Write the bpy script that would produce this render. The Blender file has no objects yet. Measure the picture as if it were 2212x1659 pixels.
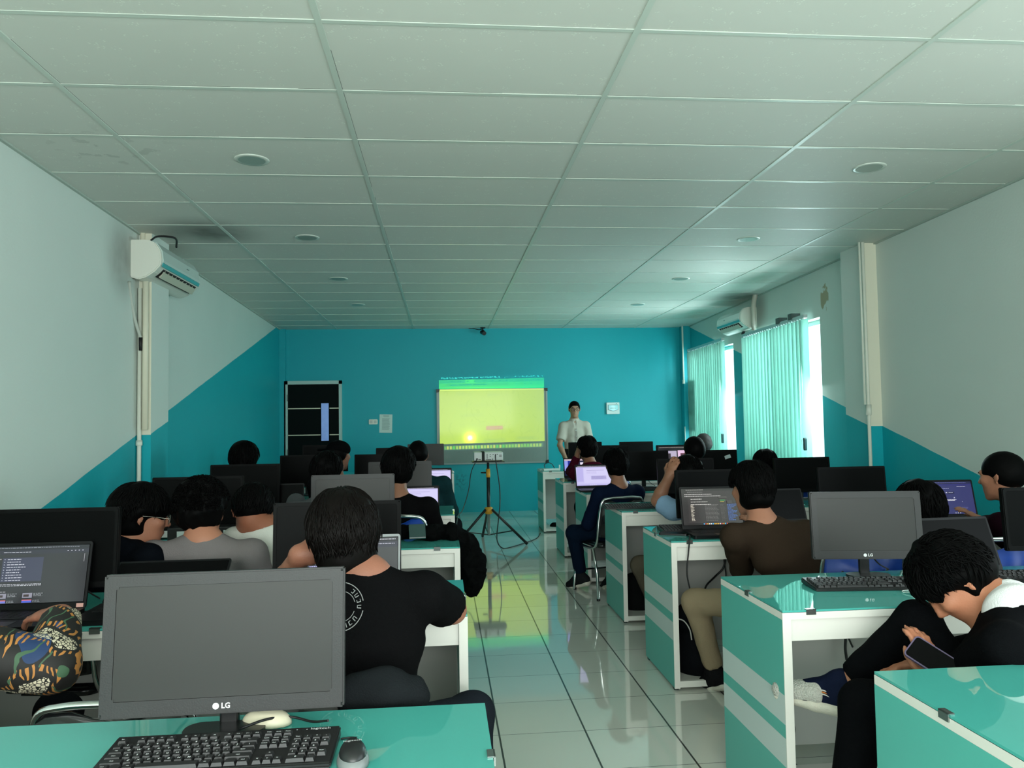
import bpy, bmesh, math, random
import numpy as np
from mathutils import Vector, Matrix, Euler
random.seed(7)
S = bpy.context.scene
C = S.collection
PI = math.pi

# ---------------------------------------------------------------- camera
CAM_H = 1.443
F_PX, YAW, PITCH, ROLL = 1660.2, 0.0911, 0.0475, -0.0164
FW = Vector((math.sin(YAW)*math.cos(PITCH), math.cos(YAW)*math.cos(PITCH), math.sin(PITCH)))
_R = Vector((math.cos(YAW), -math.sin(YAW), 0)); _U = _R.cross(FW)
RT = _R*math.cos(ROLL) + _U*math.sin(ROLL)
UP = -_R*math.sin(ROLL) + _U*math.cos(ROLL)
cd = bpy.data.cameras.new('camera'); cam = bpy.data.objects.new('camera', cd); C.objects.link(cam)
m = Matrix((RT, UP, -FW)).transposed().to_4x4(); m.translation = (0, 0, CAM_H)
cam.matrix_world = m
cd.sensor_width = 36; cd.lens = F_PX*36/2212; cd.clip_start = 0.05
S.camera = cam
S.view_settings.view_transform = 'Standard'; S.view_settings.look = 'None'
S.view_settings.exposure = 1.2; S.view_settings.gamma = 1; S.view_settings.use_curve_mapping = False

def at(px, py, Y):
    """point of the room at depth Y that was measured at (px, py)"""
    d = FW + RT*((px-1106)/F_PX) - UP*((py-829.5)/F_PX)
    return Vector((0, 0, CAM_H)) + d*(Y/d.y)
def atz(px, py, z):
    d = FW + RT*((px-1106)/F_PX) - UP*((py-829.5)/F_PX)
    return Vector((0, 0, CAM_H)) + d*((z-CAM_H)/d.z)

# ---------------------------------------------------------------- daylight
def lin(c):
    return tuple(((v/255)/12.92 if v/255 <= .04045 else ((v/255+.055)/1.055)**2.4) for v in c)
w = bpy.data.worlds.new('sky'); S.world = w; w.use_nodes = True
bg = w.node_tree.nodes['Background']; bg.inputs[0].default_value = (.80, .97, 1.0, 1); bg.inputs[1].default_value = 1.2

def area(name, loc, rot, sx, sy, power, col):
    l = bpy.data.lights.new(name, 'AREA'); l.shape = 'RECTANGLE'; l.size = sx; l.size_y = sy
    l.energy = power; l.color = col
    o = bpy.data.objects.new(name, l); C.objects.link(o); o.location = loc; o.rotation_euler = rot
    return o
DAY = (.97, 1.0, .95)
# the near window of the right wall and the glazed rear of the room, both behind the photographer
area('daylight_right_near', (3.42, .6, 1.75), (0, -PI/2, PI), 1.5, 4.6, 9, DAY)
area('daylight_rear', (.2, -2.40, 1.75), (PI/2, 0, 0), 4.6, 1.5, 108, DAY)
# outside the two visible windows
area('daylight_window_far', (4.55, 11.0, 1.72), (0, -PI/2, PI), 1.7, 1.9, 62, (.78, .98, 1.0))
area('daylight_window_mid', (4.40, 8.5, 1.72), (0, -PI/2, PI), 1.7, 2.0, 80, (.78, .98, 1.0))

# the bare strips of the two windows beside their blinds
area('daylight_gap_mid', (3.83, 7.51, 1.70), (0, -1.22, PI), 1.45, .13, 17, (.80, .98, 1.0))
area('daylight_gap_far', (3.95, 10.16, 1.70), (0, -1.22, PI), 1.45, .16, 15, (.80, .98, 1.0))

# ---------------------------------------------------------------- materials
MATS = {}
def nt(m): return m.node_tree.nodes, m.node_tree.links
def mat(name, col, rough=.5, metal=0, spec=.5, coat=0, emit=None, estr=0, trans=0, alpha=1, bump=0, bscale=50, var=0, vscale=8, sheen=0, ior=None):
    if name in MATS: return MATS[name]
    m = bpy.data.materials.new(name); m.use_nodes = True; N, L = nt(m); b = N['Principled BSDF']
    c = lin(col) + (1,)
    b.inputs['Base Color'].default_value = c; b.inputs['Roughness'].default_value = rough
    b.inputs['Metallic'].default_value = metal; b.inputs['Specular IOR Level'].default_value = spec
    b.inputs['Coat Weight'].default_value = coat; b.inputs['Transmission Weight'].default_value = trans
    b.inputs['Alpha'].default_value = alpha; b.inputs['Sheen Weight'].default_value = sheen
    if ior: b.inputs['IOR'].default_value = ior
    if emit: b.inputs['Emission Color'].default_value = lin(emit)+(1,); b.inputs['Emission Strength'].default_value = estr
    if bump or var:
        tc = N.new('ShaderNodeTexCoord')
    if bump:
        n = N.new('ShaderNodeTexNoise'); n.inputs['Scale'].default_value = bscale; n.inputs['Detail'].default_value = 4
        L.new(tc.outputs['Object'], n.inputs['Vector'])
        bp = N.new('ShaderNodeBump'); bp.inputs['Strength'].default_value = bump; bp.inputs['Distance'].default_value = .01
        L.new(n.outputs['Fac'], bp.inputs['Height']); L.new(bp.outputs[0], b.inputs['Normal'])
    if var:
        n = N.new('ShaderNodeTexNoise'); n.inputs['Scale'].default_value = vscale; n.inputs['Detail'].default_value = 5
        L.new(tc.outputs['Object'], n.inputs['Vector'])
        mx = N.new('ShaderNodeMix'); mx.data_type = 'RGBA'
        mx.inputs[6].default_value = tuple(v*(1-var) for v in c[:3])+(1,); mx.inputs[7].default_value = tuple(min(1, v*(1+var)) for v in c[:3])+(1,)
        L.new(n.outputs['Fac'], mx.inputs[0]); L.new(mx.outputs[2], b.inputs['Base Color'])
    MATS[name] = m
    return m
class NB:
    """tiny node-math builder"""
    def __init__(s, m): s.m = m; s.N, s.L = nt(m)
    def n(s, t, **k):
        o = s.N.new(t)
        for a, v in k.items(): setattr(o, a, v)
        return o
    def put(s, inp, v):
        if isinstance(v, (int, float)): inp.default_value = v
        elif isinstance(v, tuple): inp.default_value = v
        else: s.L.new(v, inp)
    def M(s, op, a, b=0, c=0):
        o = s.n('ShaderNodeMath', operation=op); s.put(o.inputs[0], a); s.put(o.inputs[1], b); s.put(o.inputs[2], c); return o.outputs[0]
    def mix(s, f, a, b):
        o = s.n('ShaderNodeMix', data_type='RGBA'); s.put(o.inputs[0], f); s.put(o.inputs[6], a); s.put(o.inputs[7], b); return o.outputs[2]
    def xyz(s, which='Object'):
        t = s.n('ShaderNodeTexCoord'); q = s.n('ShaderNodeSeparateXYZ'); s.L.new(t.outputs[which], q.inputs[0]); return t.outputs[which], q.outputs[0], q.outputs[1], q.outputs[2]
    def noise(s, vec, sc, det=3):
        o = s.n('ShaderNodeTexNoise'); s.L.new(vec, o.inputs['Vector']); o.inputs['Scale'].default_value = sc; o.inputs['Detail'].default_value = det; return o.outputs['Fac']
    def band(s, v, a, b):
        return s.M('MULTIPLY', s.M('GREATER_THAN', v, a), s.M('LESS_THAN', v, b))
    def line(s, v, origin, pitch, width):
        """1 within width/2 of origin+k*pitch"""
        t = s.M('FRACT', s.M('DIVIDE', s.M('SUBTRACT', v, origin-pitch*1000), pitch))
        d = s.M('ABSOLUTE', s.M('SUBTRACT', t, .5))
        return s.M('GREATER_THAN', d, .5-width/2/pitch)
    def blob(s, x, y, cx, cy, rx, ry, soft=1.0):
        a = s.M('POWER', s.M('DIVIDE', s.M('SUBTRACT', x, cx), rx), 2); b = s.M('POWER', s.M('DIVIDE', s.M('SUBTRACT', y, cy), ry), 2)
        r = s.M('SQRT', s.M('ADD', a, b)); o = s.n('ShaderNodeMapRange', interpolation_type='SMOOTHSTEP')
        s.put(o.inputs[0], r); o.inputs[1].default_value = 1; o.inputs[2].default_value = 1-soft; o.inputs[3].default_value = 0; o.inputs[4].default_value = 1
        return o.outputs[0]

# ---------------------------------------------------------------- object helpers
def tag(o, label=None, cat=None, group=None, kind=None):
    if label: o['label'] = label
    if cat: o['category'] = cat
    if group: o['group'] = group
    if kind: o['kind'] = kind
    return o
def thing(name, label, cat, loc=(0, 0, 0), rz=0, group=None):
    o = bpy.data.objects.new(name, None); C.objects.link(o); o.empty_display_size = .05
    o.location = loc; o.rotation_euler = (0, 0, rz)
    return tag(o, label, cat, group)
def obj(name, bm, mt, parent=None, smooth=False, loc=None, rot=None, label=None):
    me = bpy.data.meshes.new(name); bm.to_mesh(me); bm.free()
    for x in (mt if isinstance(mt, (list, tuple)) else [mt]): me.materials.append(x)
    if smooth: me.shade_smooth()
    o = bpy.data.objects.new(name, me); C.objects.link(o)
    if parent: o.parent = parent
    if loc: o.location = loc
    if rot: o.rotation_euler = rot
    if label: o['label'] = label
    return o
def kids(o): return [c for c in CH.get(o.name, [])]
CH = {}
def index_children():
    CH.clear()
    for o in bpy.data.objects:
        if o.parent: CH.setdefault(o.parent.name, []).append(o)
def copy_tree(o, parent=None):
    c = o.copy(); C.objects.link(c)
    if parent: c.parent = parent
    for ch in kids(o): copy_tree(ch, c)
    return c
def dup(o, loc, rz=0, label=None, group=None):
    index_children()
    c = copy_tree(o); c.location = loc; c.rotation_euler = (0, 0, rz)
    if label: c['label'] = label
    if group: c['group'] = group
    return c
def B(): return bmesh.new()
def box(bm, x0, y0, z0, x1, y1, z1, mi=0, mtx=None, bev=0):
    vs = [bm.verts.new(p) for p in ((x0,y0,z0),(x1,y0,z0),(x1,y1,z0),(x0,y1,z0),(x0,y0,z1),(x1,y0,z1),(x1,y1,z1),(x0,y1,z1))]
    fs = [bm.faces.new([vs[i] for i in f]) for f in ((3,2,1,0),(4,5,6,7),(0,1,5,4),(1,2,6,5),(2,3,7,6),(3,0,4,7))]
    for f in fs: f.material_index = mi
    if bev:
        r = bmesh.ops.bevel(bm, geom=list({e for f in fs for e in f.edges}), offset=bev, segments=2, profile=.6, affect='EDGES')
        for f in r['faces']: f.material_index = mi
        vs = list({v for f in fs if f.is_valid for v in f.verts} | {v for f in r['faces'] for v in f.verts})
    if mtx is not None: bmesh.ops.transform(bm, matrix=mtx, verts=[v for v in vs if v.is_valid])
    return vs
def tube(bm, pts, r, seg=8, mi=0, cap=True, rs=None):
    pts = [Vector(p) for p in pts]; n = len(pts); rings = []
    up = None
    for i, p in enumerate(pts):
        t = (pts[min(i+1, n-1)]-pts[max(i-1, 0)]).normalized()
        if up is None: up = Vector((0,0,1)) if abs(t.z) < .9 else Vector((0,1,0))
        a = t.cross(up)
        if a.length < 1e-4: a = t.orthogonal()
        a.normalize(); b = a.cross(t).normalized(); up = b
        rr = rs[i] if rs else r
        rings.append([bm.verts.new(p + (a*math.cos(2*PI*k/seg)+b*math.sin(2*PI*k/seg))*rr) for k in range(seg)])
    for i in range(n-1):
        for k in range(seg):
            f = bm.faces.new([rings[i][k], rings[i][(k+1)%seg], rings[i+1][(k+1)%seg], rings[i+1][k]]); f.material_index = mi; f.smooth = True
    if cap:
        for rg, s in ((rings[0], 1), (rings[-1], -1)):
            f = bm.faces.new(rg[::s]); f.material_index = mi
    return rings
def spline(pts, n=8):
    """Catmull-Rom through pts"""
    P = [Vector(p) for p in pts]; P = [P[0]*2-P[1]] + P + [P[-1]*2-P[-2]]; out = []
    for i in range(1, len(P)-2):
        for k in range(n):
            t = k/n; a, b, c, d = P[i-1], P[i], P[i+1], P[i+2]
            out.append(.5*((2*b)+(c-a)*t+(2*a-5*b+4*c-d)*t*t+(3*b-a-3*c+d)*t**3))
    out.append(P[-2]); return out
def lathe(bm, prof, seg=24, mi=0, c=(0,0,0)):
    c = Vector(c); rings = []
    for r, z in prof:
        rings.append([bm.verts.new(c+Vector((r*math.cos(2*PI*k/seg), r*math.sin(2*PI*k/seg), z))) for k in range(seg)])
    for i in range(len(prof)-1):
        for k in range(seg):
            f = bm.faces.new([rings[i][k], rings[i][(k+1)%seg], rings[i+1][(k+1)%seg], rings[i+1][k]]); f.material_index = mi; f.smooth = True
    f = bm.faces.new(rings[0][::-1]); f.material_index = mi
    f = bm.faces.new(rings[-1]); f.material_index = mi
def poly_prism(bm, pts2, lo, hi, ax='x', mi=0):
    """extrude a 2-D outline along an axis; pts2 in the two remaining axes"""
    def mk(a, b, h): return {'x': (h, a, b), 'y': (a, h, b), 'z': (a, b, h)}[ax]
    A = [bm.verts.new(mk(a, b, lo)) for a, b in pts2]; Bv = [bm.verts.new(mk(a, b, hi)) for a, b in pts2]; n = len(pts2)
    fs = [bm.faces.new(A[::-1]), bm.faces.new(Bv)] + [bm.faces.new([A[i], A[(i+1)%n], Bv[(i+1)%n], Bv[i]]) for i in range(n)]
    for f in fs: f.material_index = mi
    bmesh.ops.recalc_face_normals(bm, faces=fs)
def rrect(cx, cy, w, h, r, n=5):
    out = []
    for sx, sy, a0 in ((1,1,0),(-1,1,90),(-1,-1,180),(1,-1,270)):
        for k in range(n+1):
            a = math.radians(a0+90*k/n); out.append((cx+sx*(w/2-r)+r*math.cos(a), cy+sy*(h/2-r)+r*math.sin(a)))
    return out
def text_into(bm, s, size, mtx, mi=0, bold=0):
    """lettering as flat mesh faces, placed by mtx (local XY plane)"""
    cu = bpy.data.curves.new('lettering', 'FONT'); cu.body = s; cu.size = size; cu.align_x = 'CENTER'; cu.align_y = 'CENTER'; cu.offset = bold; cu.resolution_u = 2
    o = bpy.data.objects.new('lettering', cu); C.objects.link(o)
    dg = bpy.context.evaluated_depsgraph_get(); me = bpy.data.meshes.new_from_object(o.evaluated_get(dg))
    me.transform(mtx); old = set(bm.faces); bm.from_mesh(me)
    for f in bm.faces:
        if f not in old: f.material_index = mi
    bpy.data.objects.remove(o); bpy.data.curves.remove(cu); bpy.data.meshes.remove(me)
# ================================================================ ROOM
HC = 2.93; YB = 12.30; YR = -2.5
def LX(y): return -2.515 + (12-y)*.0344
def RX(y): return 4.014 - (11.86-y)*.0449
LS, RS = .2617, .2685
WHITE = (212, 221, 215); TEAL = (20, 168, 178)
def wall_paint(name, side):
    m = bpy.data.materials.new(name); m.use_nodes = True; nb = NB(m); b = nb.N['Principled BSDF']
    v, x, y, z = nb.xyz()
    wob = nb.M('MULTIPLY', nb.M('SUBTRACT', nb.noise(v, 3, 2), .5), .012)
    if side == 'left': ln = nb.M('ADD', nb.M('MULTIPLY', nb.M('SUBTRACT', y, 12.0), LS), 2.93)
    elif side == 'right': ln = nb.M('ADD', nb.M('MULTIPLY', nb.M('SUBTRACT', y, 11.87), RS), 2.842)
    elif side == 'column_left': ln = 1.375
    elif side == 'column_right': ln = 1.345
    else: ln = 9.0
    teal = nb.M('LESS_THAN', nb.M('ADD', z, wob if side != 'back' else 0), ln)
    t1 = lin(TEAL)+(1,); w1 = lin(WHITE)+(1,)
    grime = nb.noise(v, 1.3, 6)
    w2 = nb.mix(nb.M('MULTIPLY', grime, .35), w1, lin((180, 196, 188))+(1,))
    t2 = nb.mix(nb.M('MULTIPLY', grime, .35), t1, lin((22, 148, 164))+(1,))
    col = nb.mix(teal, w2, t2)
    dark = lin((70, 66, 58))+(1,)
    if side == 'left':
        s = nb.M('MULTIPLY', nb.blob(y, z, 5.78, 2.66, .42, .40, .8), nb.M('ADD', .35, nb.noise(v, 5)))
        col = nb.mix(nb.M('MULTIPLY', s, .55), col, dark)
    if side == 'right':
        s = nb.blob(y, nb.M('ADD', z, nb.M('MULTIPLY', nb.noise(v, 14), .3)), 7.30, 2.76, .10, .12, .25)
        col = nb.mix(nb.M('MULTIPLY', s, .75), col, lin((150, 130, 80))+(1,))
        s = nb.M('MULTIPLY', nb.blob(y, z, 9.05, 2.75, .35, .35, .9), .5)
        col = nb.mix(s, col, lin((120, 116, 105))+(1,))
    if side == 'back':   # scuffs under the whiteboard
        s = nb.M('MULTIPLY', nb.blob(x, z, .28, .50, .16, .22, .9), nb.M('GREATER_THAN', nb.noise(v, 22, 6), .54))
        col = nb.mix(nb.M('MULTIPLY', s, .5), col, lin((20, 90, 95))+(1,))
    nb.L.new(col, b.inputs['Base Color']); b.inputs['Roughness'].default_value = .45; b.inputs['Specular IOR Level'].default_value = .25
    bp = nb.n('ShaderNodeBump'); bp.inputs['Strength'].default_value = .25; bp.inputs['Distance'].default_value = .003
    nb.L.new(nb.noise(v, 60, 3), bp.inputs['Height']); nb.L.new(bp.outputs[0], b.inputs['Normal'])
    return m
def wall_with_holes(name, fx, y0, y1, z0, z1, holes, thick, mt):
    """side wall: boxes around the openings, x by fx(y), growing outwards by thick"""
    bm = B(); ys = sorted({y0, y1, *[h[0] for h in holes], *[h[1] for h in holes]})
    for a, b in zip(ys[:-1], ys[1:]):
        hs = [h for h in holes if h[0] <= a and b <= h[1]]
        zs = [(z0, z1)] if not hs else [(z0, hs[0][2]), (hs[0][3], z1)]
        for lo, hi in zs:
            p = [(fx(a), a), (fx(b), b), (fx(b)+thick, b), (fx(a)+thick, a)]
            poly_prism(bm, p, lo, hi, 'z')
    return obj(name, bm, mt)
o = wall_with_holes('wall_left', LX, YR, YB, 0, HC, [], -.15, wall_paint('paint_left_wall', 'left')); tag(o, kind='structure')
WIN = [(7.42, 9.50, .90, 2.44), (10.05, 12.0, .90, 2.44), (-1.7, 2.9, 1.0, 2.5)]
o = wall_with_holes('wall_right', RX, YR, YB, 0, HC, WIN, .15, wall_paint('paint_right_wall', 'right')); tag(o, kind='structure')
bm = B(); box(bm, LX(YB)-.15, YB, 0, RX(YB)+.15, YB+.15, HC); o = obj('wall_back', bm, wall_paint('paint_back_wall', 'back')); tag(o, kind='structure')
bm = B()
for a in ((-2.4, 0, 3.6, 1.0), (-2.4, 2.5, 3.6, HC), (-2.4, 1.0, -1.6, 2.5), (3.0, 1.0, 3.6, 2.5)): box(bm, a[0], YR-.15, a[1], a[2], YR, a[3])
o = obj('wall_front', bm, wall_paint('paint_rear_wall', 'back')); tag(o, kind='structure')
# pilasters
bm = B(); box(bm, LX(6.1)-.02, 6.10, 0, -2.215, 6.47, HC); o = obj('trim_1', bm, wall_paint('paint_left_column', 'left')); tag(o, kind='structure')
bm = B(); box(bm, -2.305, 6.094, 1.38, -2.215, 6.1, HC); o = obj('trim_2', bm, mat('cream_paint', (222, 220, 200), .5)); tag(o, kind='structure')
bm = B(); box(bm, 3.65, 6.30, 0, RX(6.3)+.06, 6.68, HC); o = obj('trim_3', bm, wall_paint('paint_right_column', 'right')); tag(o, kind='structure')
bm = B(); box(bm, 3.65, 6.294, 1.345, RX(6.3)+.005, 6.30, HC); o = obj('trim_4', bm, MATS['cream_paint']); tag(o, kind='structure')
bm = B(); box(bm, 3.90, 12.12, 0, RX(12.3)+.06, 12.30, HC); o = obj('trim_5', bm, wall_paint('paint_corner_column', 'back')); tag(o, kind='structure')
bm = B(); box(bm, LX(12.3)-.05, 12.24, 0, -2.43, 12.30, HC); o = obj('trim_6', bm, wall_paint('paint_corner_left', 'back')); tag(o, kind='structure')
# floor
m = bpy.data.materials.new('floor_tiles'); m.use_nodes = True; nb = NB(m); b = nb.N['Principled BSDF']
v, x, y, z = nb.xyz()
gx = nb.line(x, .2433, .4, .0085); gy = nb.line(y, 6.797, .4, .0035)
g = nb.M('MAXIMUM', gx, gy)
cell = nb.n('ShaderNodeTexWhiteNoise', noise_dimensions='2D'); cv = nb.n('ShaderNodeCombineXYZ')
nb.L.new(nb.M('FLOOR', nb.M('DIVIDE', nb.M('SUBTRACT', x, .2433-400), .4)), cv.inputs[0]); nb.L.new(nb.M('FLOOR', nb.M('DIVIDE', nb.M('SUBTRACT', y, 6.797-400), .4)), cv.inputs[1]); nb.L.new(cv.outputs[0], cell.inputs['Vector'])
base = nb.mix(cell.outputs['Value'], lin((216, 218, 208))+(1,), lin((224, 226, 216))+(1,))
base = nb.mix(nb.M('MULTIPLY', nb.noise(v, 2.5, 6), .3), base, lin((198, 202, 192))+(1,))
nb.L.new(nb.mix(g, base, lin((28, 34, 32))+(1,)), b.inputs['Base Color'])
nb.L.new(nb.M('ADD', nb.M('MULTIPLY', g, .5), nb.M('ADD', .035, nb.M('MULTIPLY', nb.noise(v, 9, 4), .04))), b.inputs['Roughness'])
b.inputs['Specular IOR Level'].default_value = 1.0; b.inputs['Coat Weight'].default_value = .6; b.inputs['Coat Roughness'].default_value = .03
bp = nb.n('ShaderNodeBump'); bp.inputs['Strength'].default_value = .08; bp.inputs['Distance'].default_value = .01
nb.L.new(nb.noise(v, 3.2, 2), bp.inputs['Height']); nb.L.new(bp.outputs[0], b.inputs['Normal'])
bm = B(); poly_prism(bm, [(LX(YR)-.15, YR-.15), (RX(YR)+.15, YR-.15), (RX(YB)+.15, YB+.15), (LX(YB)-.15, YB+.15)], -.1, 0, 'z')
o = obj('floor', bm, m); tag(o, kind='structure')
# ceiling
m = bpy.data.materials.new('ceiling_tiles'); m.use_nodes = True; nb = NB(m); b = nb.N['Principled BSDF']
v, x, y, z = nb.xyz()
vo = nb.n('ShaderNodeTexVoronoi'); vo.inputs['Scale'].default_value = 14; vo.inputs['Randomness'].default_value = .55; nb.L.new(v, vo.inputs['Vector'])
v2 = nb.n('ShaderNodeTexVoronoi'); v2.inputs['Scale'].default_value = 85; nb.L.new(v, v2.inputs['Vector'])
flower = nb.M('MULTIPLY', nb.M('LESS_THAN', vo.outputs['Distance'], .30), nb.M('LESS_THAN', v2.outputs['Distance'], .32))
col = nb.mix(nb.M('MULTIPLY', nb.noise(v, .9, 4), .5), lin((212, 214, 206))+(1,), lin((198, 201, 192))+(1,))
col = nb.mix(nb.M('MULTIPLY', flower, .55), col, lin((232, 238, 226))+(1,))
nz = nb.noise(v, 6, 5)
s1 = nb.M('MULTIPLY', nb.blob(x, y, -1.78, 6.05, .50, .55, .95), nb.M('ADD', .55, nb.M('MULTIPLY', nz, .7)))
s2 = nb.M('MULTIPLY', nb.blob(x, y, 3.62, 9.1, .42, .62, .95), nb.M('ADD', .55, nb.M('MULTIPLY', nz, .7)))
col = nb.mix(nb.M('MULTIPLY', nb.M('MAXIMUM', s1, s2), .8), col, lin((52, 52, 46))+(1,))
s3 = nb.M('MAXIMUM', nb.blob(x, y, 3.35, 6.9, .35, .5, .9), nb.M('MAXIMUM', nb.blob(x, y, 3.45, 8.0, .3, .35, .9), nb.blob(x, y, 3.75, 10.9, .3, .5, .9)))
col = nb.mix(nb.M('MULTIPLY', nb.M('MULTIPLY', s3, .5), nz), col, lin((150, 120, 90))+(1,))
s4 = nb.M('MULTIPLY', nb.blob(x, y, -1.75, 4.25, .5, .45, .9), nb.M('GREATER_THAN', nb.noise(v, 11, 8), .60))
col = nb.mix(nb.M('MULTIPLY', s4, .22), col, lin((90, 96, 88))+(1,))
# shadow edge beside the bars, painted into the tile colour as thin dark lines
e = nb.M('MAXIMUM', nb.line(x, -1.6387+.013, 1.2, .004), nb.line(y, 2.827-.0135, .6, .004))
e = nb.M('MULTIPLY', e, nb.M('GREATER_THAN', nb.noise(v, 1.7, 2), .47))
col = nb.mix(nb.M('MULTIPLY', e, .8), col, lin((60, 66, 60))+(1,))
nb.L.new(col, b.inputs['Base Color']); b.inputs['Roughness'].default_value = .6; b.inputs['Specular IOR Level'].default_value = .3
bp = nb.n('ShaderNodeBump'); bp.inputs['Strength'].default_value = .3; bp.inputs['Distance'].default_value = .004
nb.L.new(nb.M('ADD', flower, nb.M('MULTIPLY', nb.noise(v, 2.0, 3), 3)), bp.inputs['Height']); nb.L.new(bp.outputs[0], b.inputs['Normal'])
bm = B(); poly_prism(bm, [(LX(YR)-.15, YR-.15), (RX(YR)+.15, YR-.15), (RX(YB)+.15, YB+.15), (LX(YB)-.15, YB+.15)], HC, HC+.1, 'z')
ceil = obj('ceiling', bm, m); tag(ceil, kind='structure')
bm = B()
for i in range(0, 5):
    X = -1.6387+1.2*i
    ya = YR; yb = YB
    if X > 3: ya = YR
    box(bm, X-.0125, ya, HC-.004, X+.0125, yb, HC+.001)
for j in range(-8, 16):
    Y = 2.827+.6*j; jit = [-.003, 0, .002, .004, -.001][j % 5]
    box(bm, LX(Y), Y-.011+jit, HC-.003, RX(Y), Y+.011+jit, HC+.001)
obj('ceiling_grid', bm, mat('grid_bar', (196, 206, 196), .4), ceil)
bm = B()
for fx, s in ((LX, 1), (RX, -1)): poly_prism(bm, [(fx(YR), YR), (fx(YR)+.02*s, YR), (fx(YB)+.02*s, YB), (fx(YB), YB)], HC-.012, HC, 'z')
o = obj('trim_7', bm, mat('edge_trim', (170, 182, 172), .5)); tag(o, kind='structure')
# bits of pink ribbon stuck at the ceiling edge are tiny; the downlights
dl = None
for i, (x_, y_) in enumerate([(-1.047, 4.363), (-1.055, 6.19), (-1.045, 7.97), (-1.045, 9.73), (2.58, 4.347), (2.572, 6.165), (2.56, 7.963), (2.56, 9.78)]):
    lab = '%s round recessed ceiling downlight on the %s side of the room, unlit' % (['nearest', 'second', 'third', 'farthest'][i % 4], 'left' if i < 4 else 'right')
    if dl is None:
        dl = thing('ceiling_downlight', lab, 'ceiling light', (x_, y_, HC), 0, 'recessed ceiling downlights')
        bm = B(); lathe(bm, [(.075, -.004), (.092, -.005), (.095, -.001), (.095, .0)], 32); r = obj('trim_ring', bm, mat('downlight_ring', (206, 214, 204), .35), dl)
        bm = B(); lathe(bm, [(.073, -.0058), (.073, -.005)], 32); obj('lens', bm, mat('downlight_lens', (150, 165, 155), .3), dl)
    else: dup(dl, (x_, y_, HC), 0, lab)
# ================================================================ WINDOWS AND BLINDS
blindM = bpy.data.materials.new('blind_fabric'); blindM.use_nodes = True; nb = NB(blindM)
N, L = nt(blindM); N.remove(N['Principled BSDF'])
d = nb.n('ShaderNodeBsdfDiffuse'); d.inputs[0].default_value = lin((150, 214, 200))+(1,)
t = nb.n('ShaderNodeBsdfTranslucent'); t.inputs[0].default_value = lin((140, 232, 214))+(1,)
mx = nb.n('ShaderNodeMixShader'); mx.inputs[0].default_value = .55
v, x, y, z = nb.xyz(); ns = nb.noise(v, 3, 4)
cm = nb.mix(ns, lin((124, 162, 150))+(1,), lin((144, 186, 172))+(1,)); L.new(cm, t.inputs[0])
L.new(d.outputs[0], mx.inputs[1]); L.new(t.outputs[0], mx.inputs[2]); L.new(mx.outputs[0], N['Material Output'].inputs[0])
alu = mat('aluminium', (200, 208, 206), .35, .6); frameM = mat('window_frame_white', (225, 230, 226), .4)
glass = bpy.data.materials.new('window_glass'); glass.use_nodes = True; N, L = nt(glass); N.remove(N['Principled BSDF'])
a_ = N.new('ShaderNodeBsdfTransparent'); a_.inputs[0].default_value = (.9, .97, .97, 1); g_ = N.new('ShaderNodeBsdfGlossy'); g_.inputs['Roughness'].default_value = .03; x_ = N.new('ShaderNodeMixShader'); x_.inputs[0].default_value = .05
L.new(a_.outputs[0], x_.inputs[1]); L.new(g_.outputs[0], x_.inputs[2]); L.new(x_.outputs[0], N['Material Output'].inputs[0])
def window(n, ya, yb, z0, z1):
    bm = B(); xm = RX((ya+yb)/2)+.09
    for k, (a, b_, c, d_) in enumerate([(ya, yb, z0, z0+.05), (ya, yb, z1-.05, z1), (ya, ya+.05, z0, z1), (yb-.05, yb, z0, z1), ((ya+yb)/2-.025, (ya+yb)/2+.025, z0, z1)]):
        box(bm, xm-.02, a+.003, c+.003, xm+.02, b_-.003, d_-.003)
    o = obj('window_%d' % n, bm, frameM); tag(o, kind='structure')
    bm = B(); box(bm, xm-.003, ya+.052, z0+.052, xm+.003, yb-.052, z1-.052); obj('pane', bm, glass, o)
window(1, 7.42, 9.50, .90, 2.44); window(2, 10.05, 12.0, .90, 2.44)
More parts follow.
